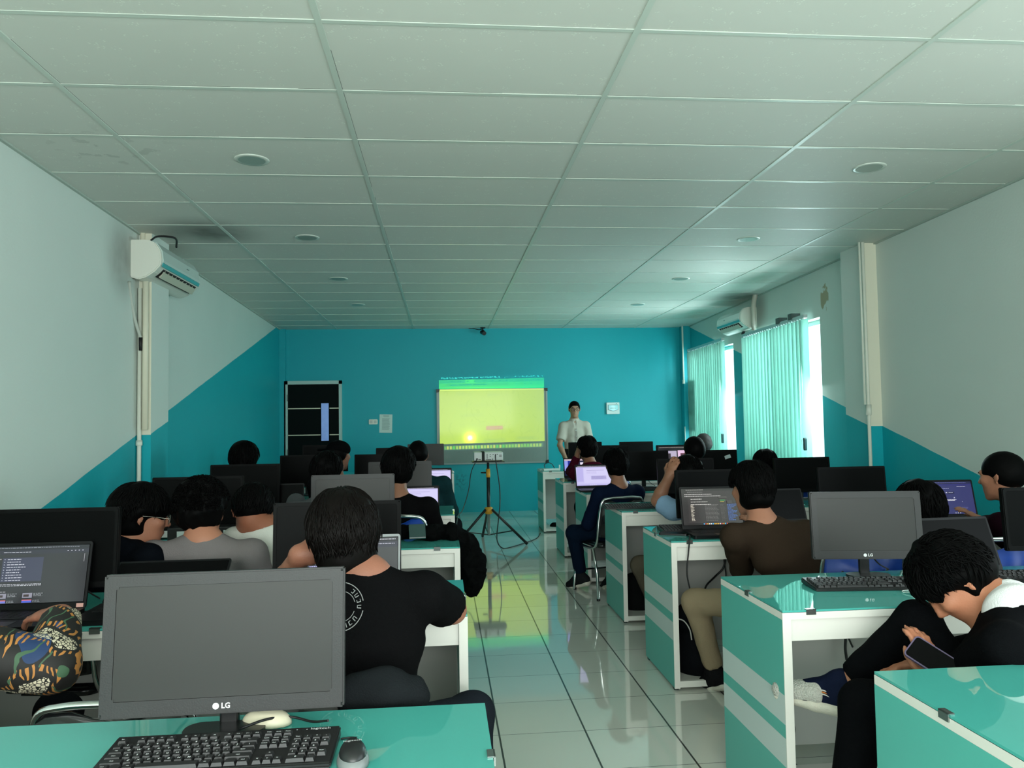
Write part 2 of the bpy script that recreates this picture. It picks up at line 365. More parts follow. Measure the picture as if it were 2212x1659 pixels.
def blind(label, ya, yb, ztop, zbot, n, cordY, tilt=-.32):
    xw = lambda y: RX(y)-.07
    t = thing('vertical_blind', label, 'blind', (xw(ya), ya, zbot), 0, None)
    ox, oy, oz = t.location
    bm = B(); poly_prism(bm, [(xw(ya)-.022-ox, 0), (xw(ya)+.022-ox, 0), (xw(yb)+.022-ox, yb-ya), (xw(yb)-.022-ox, yb-ya)], ztop-oz, ztop+.035-oz, 'z')
    for k in range(int((yb-ya)/.07)):   # the runners showing as a bright perforation
        yy = .03+k*.07; xx = xw(ya+yy)-ox; box(bm, xx-.025, yy, ztop-.012-oz, xx-.005, yy+.03, ztop-oz)
    obj('headrail', bm, alu, t)
    step = (yb-ya)/n
    for k in range(n):
        y_ = ya+step*(k+.5); a = tilt+random.uniform(-.12, .12); w_ = .062
        bm = B(); cs = []
        for s in range(7):
            u = (s/6*2-1); bow = .006*(1-u*u)
            px = xw(y_)-ox + u*w_*math.sin(a)+bow; py = y_-ya + u*w_*math.cos(a); cs.append((px, py))
        zt, zb = ztop-.012-oz, 0+random.uniform(0, .006)
        V = [[bm.verts.new((px, py, zz)) for px, py in cs] for zz in (zb, zt)]
        for s in range(6): f = bm.faces.new([V[0][s], V[0][s+1], V[1][s+1], V[1][s]]); f.smooth = True
        bmesh.ops.solidify(bm, geom=list(bm.faces), thickness=.0008)
        obj('vane', bm, blindM, t)
    yc = cordY-ya; xc = xw(cordY)-.03-ox
    bm = B(); tube(bm, spline([(xc, yc, ztop-oz), (xc, yc-.01, 1.6-oz), (xc-.01, yc+.02, 1.22-oz), (xc, yc+.05, 1.17-oz), (xc, yc+.05, 1.5-oz), (xc, yc+.02, ztop-oz)], 6), .0018, 5); obj('pull_cord', bm, mat('cord_white', (190, 220, 210), .6), t)
    bm = B(); poly_prism(bm, rrect(yc-.03, 1.15-oz, .035, .13, .015), xc-.012, xc+.012, 'x'); obj('cord_weight', bm, mat('cord_weight_grey', (50, 60, 62), .5), t)
    for yy in ((.28, .62) if yb < 10 else ()):
        bm = B(); box(bm, xw(ya+yy)-.03-ox, yy, ztop+.02-oz, xw(ya+yy)+.065-ox, yy+.09, ztop+.085-oz); obj('bracket', bm, mat('blind_bracket', (70, 82, 80), .5), t)
    return t
blind('mint green vertical blind on the nearer right-hand window', 7.60, 9.45, 2.455, .80, 18, 7.68)
blind('mint green vertical blind on the farther window by the wall calendar', 10.27, 12.0, 2.50, .80, 17, 10.35)
# conduits
pvc = mat('pvc_conduit', (214, 218, 204), .45)
bm = B(); tube(bm, [(-2.29, 6.07, 0), (-2.29, 6.07, 2.5)], .016, 10); tube(bm, [(-2.29, 6.07, 1.3), (-2.29, 6.07, 1.34)], .024, 10)
tag(obj('wall_conduit', bm, pvc), 'white pipe running down the left column below the air conditioner', 'pipe')
bm = B(); tube(bm, [(-2.245, 6.06, 1.42), (-2.245, 6.06, 2.62)], .022, 10); tube(bm, [(-2.245, 6.06, 2.62), (-2.28, 6.07, 2.72), (-2.28, 6.09, 2.93)], .02, 8)
tag(obj('wall_conduit', bm, mat('cream_trunking', (216, 212, 190), .5)), 'thick cream refrigerant trunking beside the thin white pipe on the left column', 'pipe')
bm = B(); tube(bm, spline([(-2.295, 5.88, 2.52), (-2.305, 5.93, 2.42), (-2.30, 6.0, 2.25), (-2.275, 6.045, 2.12)], 8), .012, 8); tube(bm, [(-2.275, 6.045, 2.12), (-2.275, 6.05, 2.02)], .015, 8, 1)
tag(obj('drain_hose', bm, [mat('hose_grey', (180, 186, 176), .6), mat('black_tape', (14, 14, 16), .6)]), 'grey hose curving from under the left air conditioner into the trunking', 'hose')
bm = B(); tube(bm, [(3.63, 6.27, .72), (3.63, 6.27, 2.93)], .014, 10); tube(bm, [(3.63, 6.27, 1.44), (3.63, 6.27, 1.53)], .023, 10); tube(bm, [(3.60, 6.27, 1.53), (3.60, 6.27, 2.93)], .010, 8)
tag(obj('wall_conduit', bm, pvc), 'white conduit pipe running down the right-hand column', 'pipe')
bm = B(); tube(bm, [(3.885, 12.08, 2.0), (3.885, 12.08, 2.93)], .014, 10); tube(bm, [(3.885, 12.08, 0.0), (3.885, 12.08, 1.3)], .008, 8); tube(bm, [(3.885, 12.08, 1.99), (3.885, 12.08, 2.05)], .022, 8)
tag(obj('wall_conduit', bm, pvc), 'thin white pipe in the far right corner above the calendar', 'pipe')

# ================================================================ AIR CONDITIONERS
acW = mat('ac_white', (222, 224, 212), .35, coat=.3)
def aircon(label, fx, s, y0, y1, z0, z1, depth):
    """s=+1: on the left wall opening to +x"""
    x0 = fx((y0+y1)/2); t = thing('air_conditioner', label, 'air conditioner', (x0, y0, z0), 0)
    H = z1-z0; Ln = y1-y0; D = depth
    prof = [(0, .02), (0, H), (D*.55, H), (D*.80, H*.93), (D*.96, H*.74), (D, H*.50), (D*.98, H*.36), (D*.80, H*.20), (D*.55, H*.06), (D*.30, 0)]
    bm = B(); poly_prism(bm, [(s*a, b) for a, b in prof], 0, Ln, 'y')
    bmesh.ops.bevel(bm, geom=list(bm.edges), offset=.008, segments=2, affect='EDGES'); obj('body', bm, acW, t)
    fp = [(D*.56, H+.004), (D*.82, H*.94), (D*.985, H*.75), (D*1.03, H*.50), (D*1.01, H*.40), (D*.97, H*.40), (D*.97, H*.50), (D*.93, H*.73), (D*.78, H*.90), (D*.56, H*.96)]
    bm = B(); poly_prism(bm, [(s*a, b) for a, b in fp], .035, Ln-.035, 'y'); obj('front_panel', bm, mat('ac_panel', (196, 214, 208), .2, coat=.5), t)
    bm = B(); poly_prism(bm, [(s*D*1.015, H*.44), (s*D*1.03, H*.42), (s*D*.99, H*.33), (s*D*.97, H*.34)], .03, Ln-.03, 'y'); obj('accent_strip', bm, mat('ac_teal_strip', (70, 160, 165), .25, coat=.5), t)
    # air outlet under the front: dark slot with louvre and vanes
    p0 = Vector((D*.965, H*.32)); p1 = Vector((D*.60, H*.075)); nn = Vector((.55, -.83)).normalized()
    def q(u, off): p = p0.lerp(p1, u)+nn*off; return (s*p.x, p.y)
    bm = B(); poly_prism(bm, [q(.08, .002), q(.8, .002), q(.8, -.004), q(.08, -.004)], .10, Ln-.06, 'y'); obj('air_outlet', bm, mat('ac_dark', (24, 26, 26), .7), t)
    bm = B(); poly_prism(bm, [q(.20, .012), q(.62, .030), q(.62, .025), q(.20, .007)], .11, Ln-.07, 'y'); obj('louvre', bm, mat('ac_louvre', (186, 186, 170), .4), t)
    bm = B()
    for k in range(9):
        yy = .14+k*(Ln-.28)/8; poly_prism(bm, [q(.12, .004), q(.7, .014), q(.7, .002), q(.12, .002)], yy, yy+.012, 'y')
    obj('vane', bm, mat('ac_louvre', (186, 186, 170), .4), t)
    bm = B(); box(bm, s*D*1.01-.004, Ln*.62, H*.62, s*D*1.01+.004, Ln*.62+.05, H*.64); obj('badge', bm, mat('ac_badge', (90, 110, 110), .4), t)
    bm = B(); tube(bm, [(s*D*.30, .30, -.005), (s*D*.30, .34, -.03)], .018, 8); obj('drain_spout', bm, MATS['ac_dark'], t)
    return t
aircon('white split air conditioner high on the left wall', LX, 1, 5.93, 6.86, 2.545, 2.845, .235)
aircon('white split air conditioner on the right wall above the windows', lambda y: RX(y), -1, 9.15, 9.98, 2.53, 2.80, .23)
bm = B(); tube(bm, spline([(3.83, 9.03, 2.93), (3.80, 9.02, 2.80), (3.81, 9.05, 2.62), (3.84, 9.12, 2.52)], 6), .030, 10)
tag(obj('refrigerant_pipe', bm, mat('pipe_wrap', (186, 184, 170), .6, bump=.5, bscale=30)), 'taped pipe running from the ceiling behind the right air conditioner', 'pipe')
bm = B(); tube(bm, spline([(-2.1, 6.30, 2.87), (-2.05, 6.12, 2.90), (-2.14, 6.02, 2.89), (-2.18, 5.98, 2.85)], 6), .008, 6)
tag(obj('loose_cable', bm, mat('cable_black', (12, 12, 14), .5)), 'thin dark cable looping over the left air conditioner', 'cable')

# ================================================================ BACK WALL
YW = YB
bm = B(); x0, x1, zt = -2.452, -1.567, 2.116
for a in ((x0, 0, x0+.055, zt), (x1-.045, 0, x1, zt), (x0, zt-.055, x1, zt)): box(bm, a[0], YW-.06, a[1], a[2], YW-.001, a[3])
dr = obj('door_1', bm, mat('door_frame', (170, 200, 192), .45)); tag(dr, kind='structure')
bm = B(); box(bm, x0+.057, YW-.04, .01, x1-.047, YW-.001, zt-.057); obj('door_leaf', bm, mat('door_dark', (8, 18, 18), .5, spec=.04), dr)
bm = B()
for zz in (1.683, 1.268, .853, .44): box(bm, x0+.058, YW-.044, zz-.007, x1-.048, YW-.0405, zz+.007)
obj('door_inlay', bm, mat('inlay_cream', (224, 216, 190), .4), dr, label='pale horizontal strips across the dark door')
bm = B()
for zz in (1.85, 1.0, .3): box(bm, x0+.045, YW-.066, zz-.05, x0+.062, YW-.0605, zz+.05)
obj('hinge', bm, mat('hinge_grey', (90, 110, 106), .35, .7), dr)
bm = B(); xa = at(694, 900, YW-.05).x; xb = at(710, 900, YW-.05).x; za = at(702, 952, YW-.05).z; zb = at(702, 871, YW-.05).z
box(bm, xa-.012, YW-.0475, za-.01, xb+.012, YW-.044, zb+.01, 1); box(bm, xa, YW-.050, za, xb, YW-.0476, zb)
wn = mat('door_window_blue', (110, 140, 190), .15, emit=(105, 135, 190), estr=.22, var=.25, vscale=9)
obj('door_pane', bm, [wn, MATS['door_dark']], dr, label='narrow lit vertical glass strip')
# whiteboard
t = thing('whiteboard', 'large whiteboard on the far wall with the yellow projected picture', 'whiteboard', (.80, YW, .76))
bx0, bx1, bz0, bz1 = -.086-.80, 1.69-.80, 0, 1.195
wb = bpy.data.materials.new('whiteboard_surface'); wb.use_nodes = True; nb = NB(wb); b = nb.N['Principled BSDF']
v, x, y, z = nb.xyz()
vv = nb.n('ShaderNodeTexNoise'); vv.inputs['Scale'].default_value = 5; vv.inputs['Detail'].default_value = 6; nb.L.new(v, vv.inputs['Vector'])
wv = nb.n('ShaderNodeTexWave'); wv.inputs['Scale'].default_value = 2.2; wv.inputs['Distortion'].default_value = 22; wv.inputs['Detail'].default_value = 3; nb.L.new(v, wv.inputs['Vector'])
sm = nb.M('MULTIPLY', nb.M('GREATER_THAN', vv.outputs['Fac'], .52), nb.M('GREATER_THAN', wv.outputs['Fac'], .93))
nb.L.new(nb.mix(nb.M('MULTIPLY', sm, .07), lin((140, 152, 146))+(1,), lin((96, 112, 112))+(1,)), b.inputs['Base Color'])
b.inputs['Roughness'].default_value = .07; b.inputs['Specular IOR Level'].default_value = .09
bm = B(); box(bm, bx0+.02, -.022, bz0+.02, bx1-.02, -.004, bz1-.02); obj('writing_surface', bm, wb, t)
bm = B()
for a in ((bx0, bz0, bx1, bz0+.024), (bx0, bz1-.024, bx1, bz1), (bx0, bz0, bx0+.024, bz1), (bx1-.024, bz0, bx1, bz1)): box(bm, a[0], -.030, a[1], a[2], -.001, a[3])
obj('frame', bm, mat('board_frame', (150, 160, 157), .4, .1, spec=.2), t)
for cx, cz in ((bx0, bz0), (bx0, bz1), (bx1, bz0), (bx1, bz1)):
    bm = B(); sx = 1 if cx < 0 else -1; sz = 1 if cz < .5 else -1
    poly_prism(bm, [(cx-.004*sx, cz-.004*sz), (cx+.05*sx, cz-.004*sz), (cx+.045*sx, cz+.028*sz), (cx+.028*sx, cz+.045*sz), (cx-.004*sx, cz+.05*sz)], -.036, -.001, 'y'); obj('corner_cap', bm, mat('black_plastic', (16, 17, 18), .4), t)
# switch, notice, fuse box, camera
t = thing('light_switch', 'white double light switch beside the paper notice', 'light switch', (-1.085, YW, 1.417))
bm = B(); poly_prism(bm, rrect(0, .041, .136, .078, .012), -.014, -.001, 'y'); obj('plate', bm, mat('switch_white', (225, 226, 212), .4), t)
for k in (-1, 1):
    bm = B(); box(bm, k*.032-.02, -.019, .018, k*.032+.02, -.0145, .064); obj('rocker', bm, mat('switch_rocker', (196, 198, 188), .4), t)
bm = B(); c = at(833, 915, YW); bz = c.z-.145
box(bm, -.1, -.003, 0, .1, -.001, .29)
for k in range(22): wd = .075-.02*random.random(); box(bm, -.06, -.0036, .225-k*.0085, -.06+wd+.05, -.0031, .2275-k*.0085, 1)
box(bm, -.045, -.0036, .262, .05, -.0031, .268, 1); box(bm, -.035, -.0036, .248, .045, -.0031, .252, 1); lathe(bm, [(.009, 0), (.009, .0004)], 12, 1, (-.075, -.0036, .265))
tag(obj('paper_notice', bm, [mat('paper', (206, 224, 216), .7), mat('print_grey', (80, 120, 118), .7)], None, False, (c.x, YW, bz), (0, math.radians(1.5), 0)), 'printed paper notice taped to the far wall beside the light switch', 'notice')
t = thing('fuse_box', 'small white fuse box on the far wall right of the teacher', 'fuse box', (2.757, YW, 1.522))
bm = B(); poly_prism(bm, rrect(0, .092, .21, .185, .008), -.05, -.001, 'y'); obj('casing', bm, mat('fuse_white', (214, 226, 222), .4), t)
bm = B(); poly_prism(bm, [(-.085, .15), (.085, .15), (.085, .065), (0, .045), (-.085, .065)], -.056, -.0505, 'y'); obj('cover', bm, mat('fuse_cover_edge', (90, 130, 135), .3), t)
bm = B(); poly_prism(bm, [(-.078, .143), (.078, .143), (.078, .070), (0, .052), (-.078, .070)], -.060, -.0565, 'y'); obj('window', bm, mat('fuse_window', (170, 226, 232), .15, coat=.5), t)
bm = B(); box(bm, -.045, -.0612, .10, .04, -.0602, .104); box(bm, -.05, -.0612, .088, .045, -.0602, .092); box(bm, .045, -.0512, .162, .065, -.0502, .172); obj('print', bm, mat('print_grey', (80, 120, 118), .7), t)
t = thing('ceiling_camera', 'small black camera hanging at the top of the far wall', 'camera', (.66, YW-.12, HC))
bm = B(); lathe(bm, [(.04, -.012), (.045, 0)], 16); tube(bm, [(0, 0, -.01), (0, .0, -.05)], .012, 8); obj('mount', bm, MATS['black_plastic'], t)
bm = B(); tube(bm, [(-.02, .03, -.07), (.0, 0, -.075), (.02, -.06, -.10)], .034, 14, rs=[.03, .038, .034]); obj('camera_body', bm, MATS['black_plastic'], t)
bm = B(); tube(bm, spline([(0, .0, -.02), (-.06, .03, -.03), (-.14, .08, -.006), (-.22, .11, -.002)], 5), .006, 6); obj('cable', bm, MATS['cable_black'], t)
# wall calendar on the right wall, near the corner
cx = at(1491, 870, 11.95); X = RX(12.05)-.012
bm = B(); W, Ht = .42, .80
for i in range(16):
    pass
V = []
for i in range(17):
    zz = Ht*(i/16); bow = .03*math.sin(i/16*2.2)
    V.append([bm.verts.new((-.02-bow-.012*math.cos(k/6*PI), -W/2+W*k/6, zz)) for k in range(7)])
for i in range(16):
    for k in range(6): f = bm.faces.new([V[i][k], V[i][k+1], V[i+1][k+1], V[i+1][k]]); f.material_index = (1 if (3 < i < 13 and i % 3 != 1 and k in (1, 2, 4, 5)) else 0)
bmesh.ops.solidify(bm, geom=list(bm.faces), thickness=.002)
tag(obj('wall_calendar', bm, [mat('calendar_paper', (190, 204, 204), .3), mat('calendar_print', (96, 116, 122), .4, var=.4, vscale=40)], None, False, (X, 12.0-.12, 1.22)), 'curling paper wall calendar in the far right corner beside the blind', 'calendar')

# ================================================================ PROJECTOR LIGHT
PX, PY, PZ = .54, 9.16, 1.02
l = bpy.data.lights.new('projector_beam', 'SPOT'); l.energy = 300; l.spot_size = math.radians(60); l.spot_blend = 0; l.shadow_soft_size = .003
l.use_nodes = True
po = bpy.data.objects.new('projector_beam', l); C.objects.link(po); LP = Vector((.54, 9.34, 1.115)); po.location = LP
po.rotation_euler = (PI/2, 0, 0)
T = YW-.022-LP.y
ix0, ix1 = (-.043-LP.x)/T, (1.635-LP.x)/T; iz0, iz1 = (.955-LP.z)/T, (2.175-LP.z)/T
class LNB(NB):
    def __init__(s, l): s.N, s.L = l.node_tree.nodes, l.node_tree.links
nb = LNB(l); em = [n for n in nb.N if n.type == 'EMISSION'][0]
tc = nb.n('ShaderNodeTexCoord'); sp = nb.n('ShaderNodeSeparateXYZ'); nb.L.new(tc.outputs['Normal'], sp.inputs[0])
az = nb.M('ABSOLUTE', sp.outputs[2]); SU = 1
uu = nb.M('DIVIDE', nb.M('SUBTRACT', nb.M('DIVIDE', sp.outputs[0], az), ix0), ix1-ix0)
vv = nb.M('DIVIDE', nb.M('SUBTRACT', nb.M('DIVIDE', sp.outputs[1], az), iz0), iz1-iz0)
vs = nb.M('SUBTRACT', vv, nb.M('MULTIPLY', nb.M('SUBTRACT', uu, .5), .018))
def R(u0, v0, u1, v1): return nb.M('MULTIPLY', nb.band(uu, u0, u1), nb.band(vs, v0, v1))
Y_ = (.86, 1.0, .035, 1); Kc = (.012, .03, .03, 1)
img = R(0, .115, 1, .945)
col = nb.mix(img, Kc, Y_)
def paint(mask, c):
    global col; col = nb.mix(mask, col, c)
paint(R(0, .90, 1, .945), (.55, .62, .10, 1)); paint(R(.25, .90, .34, .945), (.9, .95, .06, 1))     # tab bar
paint(R(0, .845, 1, .90), (.85, .80, .04, 1)); paint(R(.07, .862, .66, .893), (.75, .68, .06, 1))       # address bar
# row of words: menu, tabs, page text - by noise thresholds inside bands
cu_ = nb.n('ShaderNodeCombineXYZ'); nb.put(cu_.inputs[0], nb.M('MULTIPLY', uu, 46)); nb.put(cu_.inputs[1], nb.M('FLOOR', nb.M('MULTIPLY', vs, 60)))
wn_ = nb.n('ShaderNodeTexNoise'); wn_.inputs['Scale'].default_value = 1; nb.L.new(cu_.outputs[0], wn_.inputs['Vector']); words = wn_.outputs['Fac']
paint(nb.M('MULTIPLY', R(.02, .960, .58, .978), nb.M('GREATER_THAN', words, .5)), (.7, 1, .7, 1))
paint(nb.M('MULTIPLY', R(.62, .960, 1, .978), nb.M('GREATER_THAN', words, .54)), (.7, 1, .7, 1))
paint(nb.M('MULTIPLY', R(.08, .915, .95, .928), nb.M('GREATER_THAN', words, .55)), (.10, .35, .12, 1))
paint(nb.M('MULTIPLY', R(.10, .872, .45, .882), nb.M('GREATER_THAN', words, .42)), (.12, .4, .12, 1))
paint(nb.M('MULTIPLY', R(.72, .868, .97, .886), nb.M('GREATER_THAN', words, .56)), (.05, .3, .12, 1))
fnt = (.60, .78, .10, 1)
for (a, b_, c_, d_, th) in ((.16, .60, .50, .618, .52), (.55, .60, .95, .618, .55), (.20, .47, .42, .49, .5), (.20, .35, .44, .365, .52), (.42, .150, .62, .160, .4), (.42, .128, .62, .137, .4), (.72, .165, .90, .178, .4), (.72, .148, .94, .156, .4), (.16, .755, .30, .765, .45), (.46, .735, .58, .75, .45), (.80, .25, .97, .33, .62), (.93, .40, .97, .75, .6)):
    paint(nb.M('MULTIPLY', R(a, b_, c_, d_), nb.M('GREATER_THAN', words, th)), fnt)
paint(R(.44, .283, .60, .335), (1.0, .42, .20, 1)); paint(nb.M('MULTIPLY', R(.46, .303, .58, .315), nb.M('GREATER_THAN', words, .45)), (1, .72, .3, 1))
# dock icons
fr = nb.M('FRACT', nb.M('MULTIPLY', uu, 34)); ic = nb.M('MULTIPLY', R(.045, .045, .975, .085), nb.band(fr, .16, .84))
paint(R(.04, .038, .98, .092), (.12, .26, .10, 1))
wc = nb.n('ShaderNodeTexWhiteNoise', noise_dimensions='1D'); nb.put(wc.inputs['W'], nb.M('FLOOR', nb.M('MULTIPLY', uu, 34)))
paint(ic, nb.mix(wc.outputs['Value'], (.12, .85, .06, 1), (1.0, .9, .10, 1)))
inside = R(0, .02, 1, .995)
nb.L.new(nb.mix(inside, (0, 0, 0, 1), col), em.inputs[0])
# ================================================================ DESKS
DH = .785
m = bpy.data.materials.new('desk_panel'); m.use_nodes = True; nb = NB(m); b = nb.N['Principled BSDF']
v, x, y, z = nb.xyz(); st = nb.M('MAXIMUM', nb.band(z, .404, .502), nb.band(z, .262, .358))
nb.L.new(nb.mix(st, lin((84, 176, 164))+(1,), lin((196, 208, 206))+(1,)), b.inputs['Base Color']); b.inputs['Roughness'].default_value = .38
PANEL = m
white = mat('desk_white', (224, 222, 214), .4); inner = mat('desk_inner', (176, 176, 170), .5)
sheet = mat('desk_glass_teal', (78, 172, 162), .025, 0, .5, coat=.3); sheet.node_tree.nodes['Principled BSDF'].inputs['Coat Roughness'].default_value = .02
gedge = mat('glass_edge_dark', (8, 34, 32), .15); clipM = mat('clip_metal', (150, 156, 154), .25, .9); darkp = mat('grey_plastic', (60, 64, 62), .5)
DD = .58
def make_desk(W, label, loc, detail=True):
    t = thing('computer_desk', label, 'desk', loc, 0, None)
    for xx in (0, W-.03):
        bm = B(); box(bm, xx+.0005, .004, .015, xx+.0295, DD, DH-.032, 1); o_ = obj('side_panel', bm, [PANEL, PANEL], t)
        bm = B(); box(bm, xx, 0, .012, xx+.03, .004, DH-.03); obj('edge_band', bm, white, o_, label='white edge strip')
        for yy in (.02, DD-.05):
            bm = B(); box(bm, xx+.003, yy, 0, xx+.027, yy+.03, .015); obj('foot', bm, gedge, o_)
    bm = B(); box(bm, 0, 0, DH-.032, W, DD, DH-.0075, bev=.002); obj('desktop', bm, white, t)
    bm = B(); box(bm, .001, .001, DH-.0075, W-.001, DD-.001, DH-.0065, 1); box(bm, .001, .001, DH-.0064, W-.001, DD-.001, DH, 0)
    obj('glass_top', bm, [sheet, gedge], t)
    bm = B(); box(bm, .0302, .012, DH-.105, W-.0302, .03, DH-.0325); obj('apron', bm, white, t)
    bm = B(); box(bm, .0302, DD-.03, .10, W-.0302, DD-.012, DH-.0325); mo = obj('modesty_panel', bm, inner, t)
    bm = B(); box(bm, .0302, .0, .018, W-.0302, .02, .05); box(bm, .0302, .0201, .018, W-.0302, DD-.05, .03); obj('bottom_board', bm, white, t)
    if detail:
        for cx, cy in ((.10, 0), (W-.12, 0), (.0, .30), (W, .30)):
            bm = B()
            if cy == 0: box(bm, cx-.017, -.004, DH-.016, cx+.017, -.0005, DH+.003); box(bm, cx-.017, -.004, DH+.0005, cx+.017, .012, DH+.003)
            else:
                s = -1 if cx == 0 else 1; box(bm, min(cx+s*.0005, cx+s*.004), cy-.017, DH-.016, max(cx+s*.0005, cx+s*.004), cy+.017, DH+.003); box(bm, min(cx-s*.012, cx+s*.004), cy-.017, DH+.0005, max(cx-s*.012, cx+s*.004), cy+.017, DH+.003)
            obj('glass_clip', bm, clipM, t)
    return t
def cable_grille(par, x_, z_):
    bm = B(); lathe(bm, [(.034, .0), (.040, .002), (.036, .005), (.033, .004)], 28)
    g = obj('cable_grille', bm, darkp, par, loc=(x_, DD-.0305, z_), rot=(PI/2, 0, 0))
    bm = B()
    for i in range(-3, 4):
        for j in range(-3, 4):
            if i*i+j*j < 10: lathe(bm, [(.0032, .0), (.0032, .0008)], 6, 0, (i*.009+(j % 2)*.0045, j*.008, .0052))
    obj('grille_holes', bm, gedge, g)
rowsR = [(1.095, 1.335), (1.137, 2.54), (1.207, 4.04), (1.26, 5.40), (1.26, 6.74), (1.26, 8.05), (1.28, 9.85)]
rowsL = [(.092, 1.25), (.078, 2.66), (.085, 4.08), (.08, 5.50), (.08, 6.90), (.08, 8.20), (.14, 9.90)]
WR, WL = 1.155, 1.085
ordn = ['nearest', 'second', 'third', 'fourth', 'fifth', 'sixth', 'farthest']
d0 = {}
for side, rows, W in (('right', rowsR, WR), ('left', rowsL, WL)):
    for i, (x_, y_) in enumerate(rows):
        for k in range(2):
            xx = x_ + k*(W+.012) if side == 'right' else x_-W-k*(W+.012)
            lab = 'teal and white computer desk, %s row on the %s side, %s' % (ordn[i], side, 'at the aisle' if k == 0 else 'by the %s wall' % side)
            if i == 0 and side == 'right' and k == 1: continue
            if side not in d0: d0[side] = make_desk(W, lab, (xx, y_, 0))
            else:
                dk = dup(d0[side], (xx, y_, 0), 0, lab)
                if side == 'right' and i == 1 and k == 0: R2D = dk
            d0[side]['group'] = 'computer desks on the %s side' % side

cable_grille(R2D, .245, .165)
# ================================================================ MONITORS
bezM = mat('monitor_bezel', (40, 40, 40), .45, spec=.35, bump=.05, bscale=300); scrM = mat('monitor_screen_off', (40, 40, 38), .42, spec=.3); scrB = mat('monitor_screen_black', (9, 10, 10), .3, spec=.035)
bez2 = mat('monitor_bezel_black', (11, 12, 12), .4, spec=.06); stand = mat('monitor_stand', (16, 17, 18), .3)
logoM = mat('logo_white', (225, 225, 225), .5)
def monitor(label, loc, rz=0, W=.49, H=.29, tilt=6, lift=.08, light=False, logo=True, content=None, sticker=False, group=None):
    t = thing('computer_monitor', label, 'monitor', loc, math.radians(rz), group or 'desktop monitors')
    mt = Matrix.Translation((0, -.02, lift)) @ Matrix.Rotation(math.radians(-tilt), 4, 'X')
    bz = bezM if light else bez2
    bw = .026 if light else .014; bb = .034 if light else .022
    def tr(bm): bmesh.ops.transform(bm, matrix=mt, verts=list(bm.verts))
    bm = B()
    out = [(-W/2, 0), (W/2, 0), (W/2, H), (-W/2, H)]; inn = [(-W/2+bw, bb), (W/2-bw, bb), (W/2-bw, H-bw), (-W/2+bw, H-bw)]
    V = [[bm.verts.new((a, yy, c)) for a, c in pts] for pts, yy in ((out, .0), (inn, .0), (inn, .004), (out, .028))]
    for i in range(4):
        j = (i+1) % 4
        for a, b_ in ((0, 1), (1, 2)): bm.faces.new([V[a][i], V[a][j], V[b_][j], V[b_][i]])
        bm.faces.new([V[0][j], V[0][i], V[3][i], V[3][j]])
    bm.faces.new([V[3][3], V[3][2], V[3][1], V[3][0]]); bmesh.ops.recalc_face_normals(bm, faces=list(bm.faces)); bmesh.ops.bevel(bm, geom=[e for e in bm.edges if e.is_valid and all(abs(v.co.y-.0) < .0001 or abs(v.co.y-.028) < .0001 for v in e.verts) and any(abs(abs(v.co.x)-W/2) < .001 for v in e.verts)], offset=.0035, segments=2, affect='EDGES')
    if logo:
        text_into(bm, 'LG', .0155, Matrix.Translation((.006, -.0006, bb*.48)) @ Matrix.Rotation(PI/2, 4, 'X'), 1, .0004)
        vs0 = [bm.verts.new((-.0145+.0068*math.cos(a*PI/8), -.0006, bb*.48+.0068*math.sin(a*PI/8))) for a in range(16)]; f = bm.faces.new(vs0); f.material_index = 1
    tr(bm); obj('bezel', bm, [bz, logoM], t)
    bm = B(); box(bm, -W/2+bw+.0005, .0015, bb+.0005, W/2-bw-.0005, .0038, H-bw-.0005); tr(bm)
    sc = obj('screen', bm, scrM if light else scrB, t)
    if content: screen_content(sc, content, W-2*bw-.002, H-bw-bb-.002, mt @ Matrix.Translation((0, .0013, bb+.001)))
    bm = B(); poly_prism(bm, rrect(0, H*.52, W*.62, H*.62, .03), .0285, .05, 'y'); tr(bm); obj('rear_housing', bm, stand, t)
    bm = B(); poly_prism(bm, rrect(0, .040, .040, .022, .006), .006, lift+.12, 'z'); obj('stand_neck', bm, stand, t)
    bm = B(); poly_prism(bm, rrect(0, -.004, .17, .08, .035), .0005, .010, 'z'); obj('stand_base', bm, stand, t)
    bm = B(); tube(bm, spline([(.05, .055, lift+.08), (.06, .10, lift), (.09, .12, .03), (.13, .115, .006)], 6), .003, 6); obj('power_cable', bm, MATS['cable_black'], t)
    if sticker:
        bm = B(); box(bm, W/2-.125, -.0012, H-.085, W/2-.065, -.0004, H-.052); bmesh.ops.rotate(bm, cent=(W/2-.095, 0, H-.07), matrix=Matrix.Rotation(-.3, 3, 'Y'), verts=list(bm.verts)); tr(bm)
        obj('asset_sticker', bm, mat('sticker_grey', (170, 176, 176), .6), t, label='pale asset sticker')
    return t
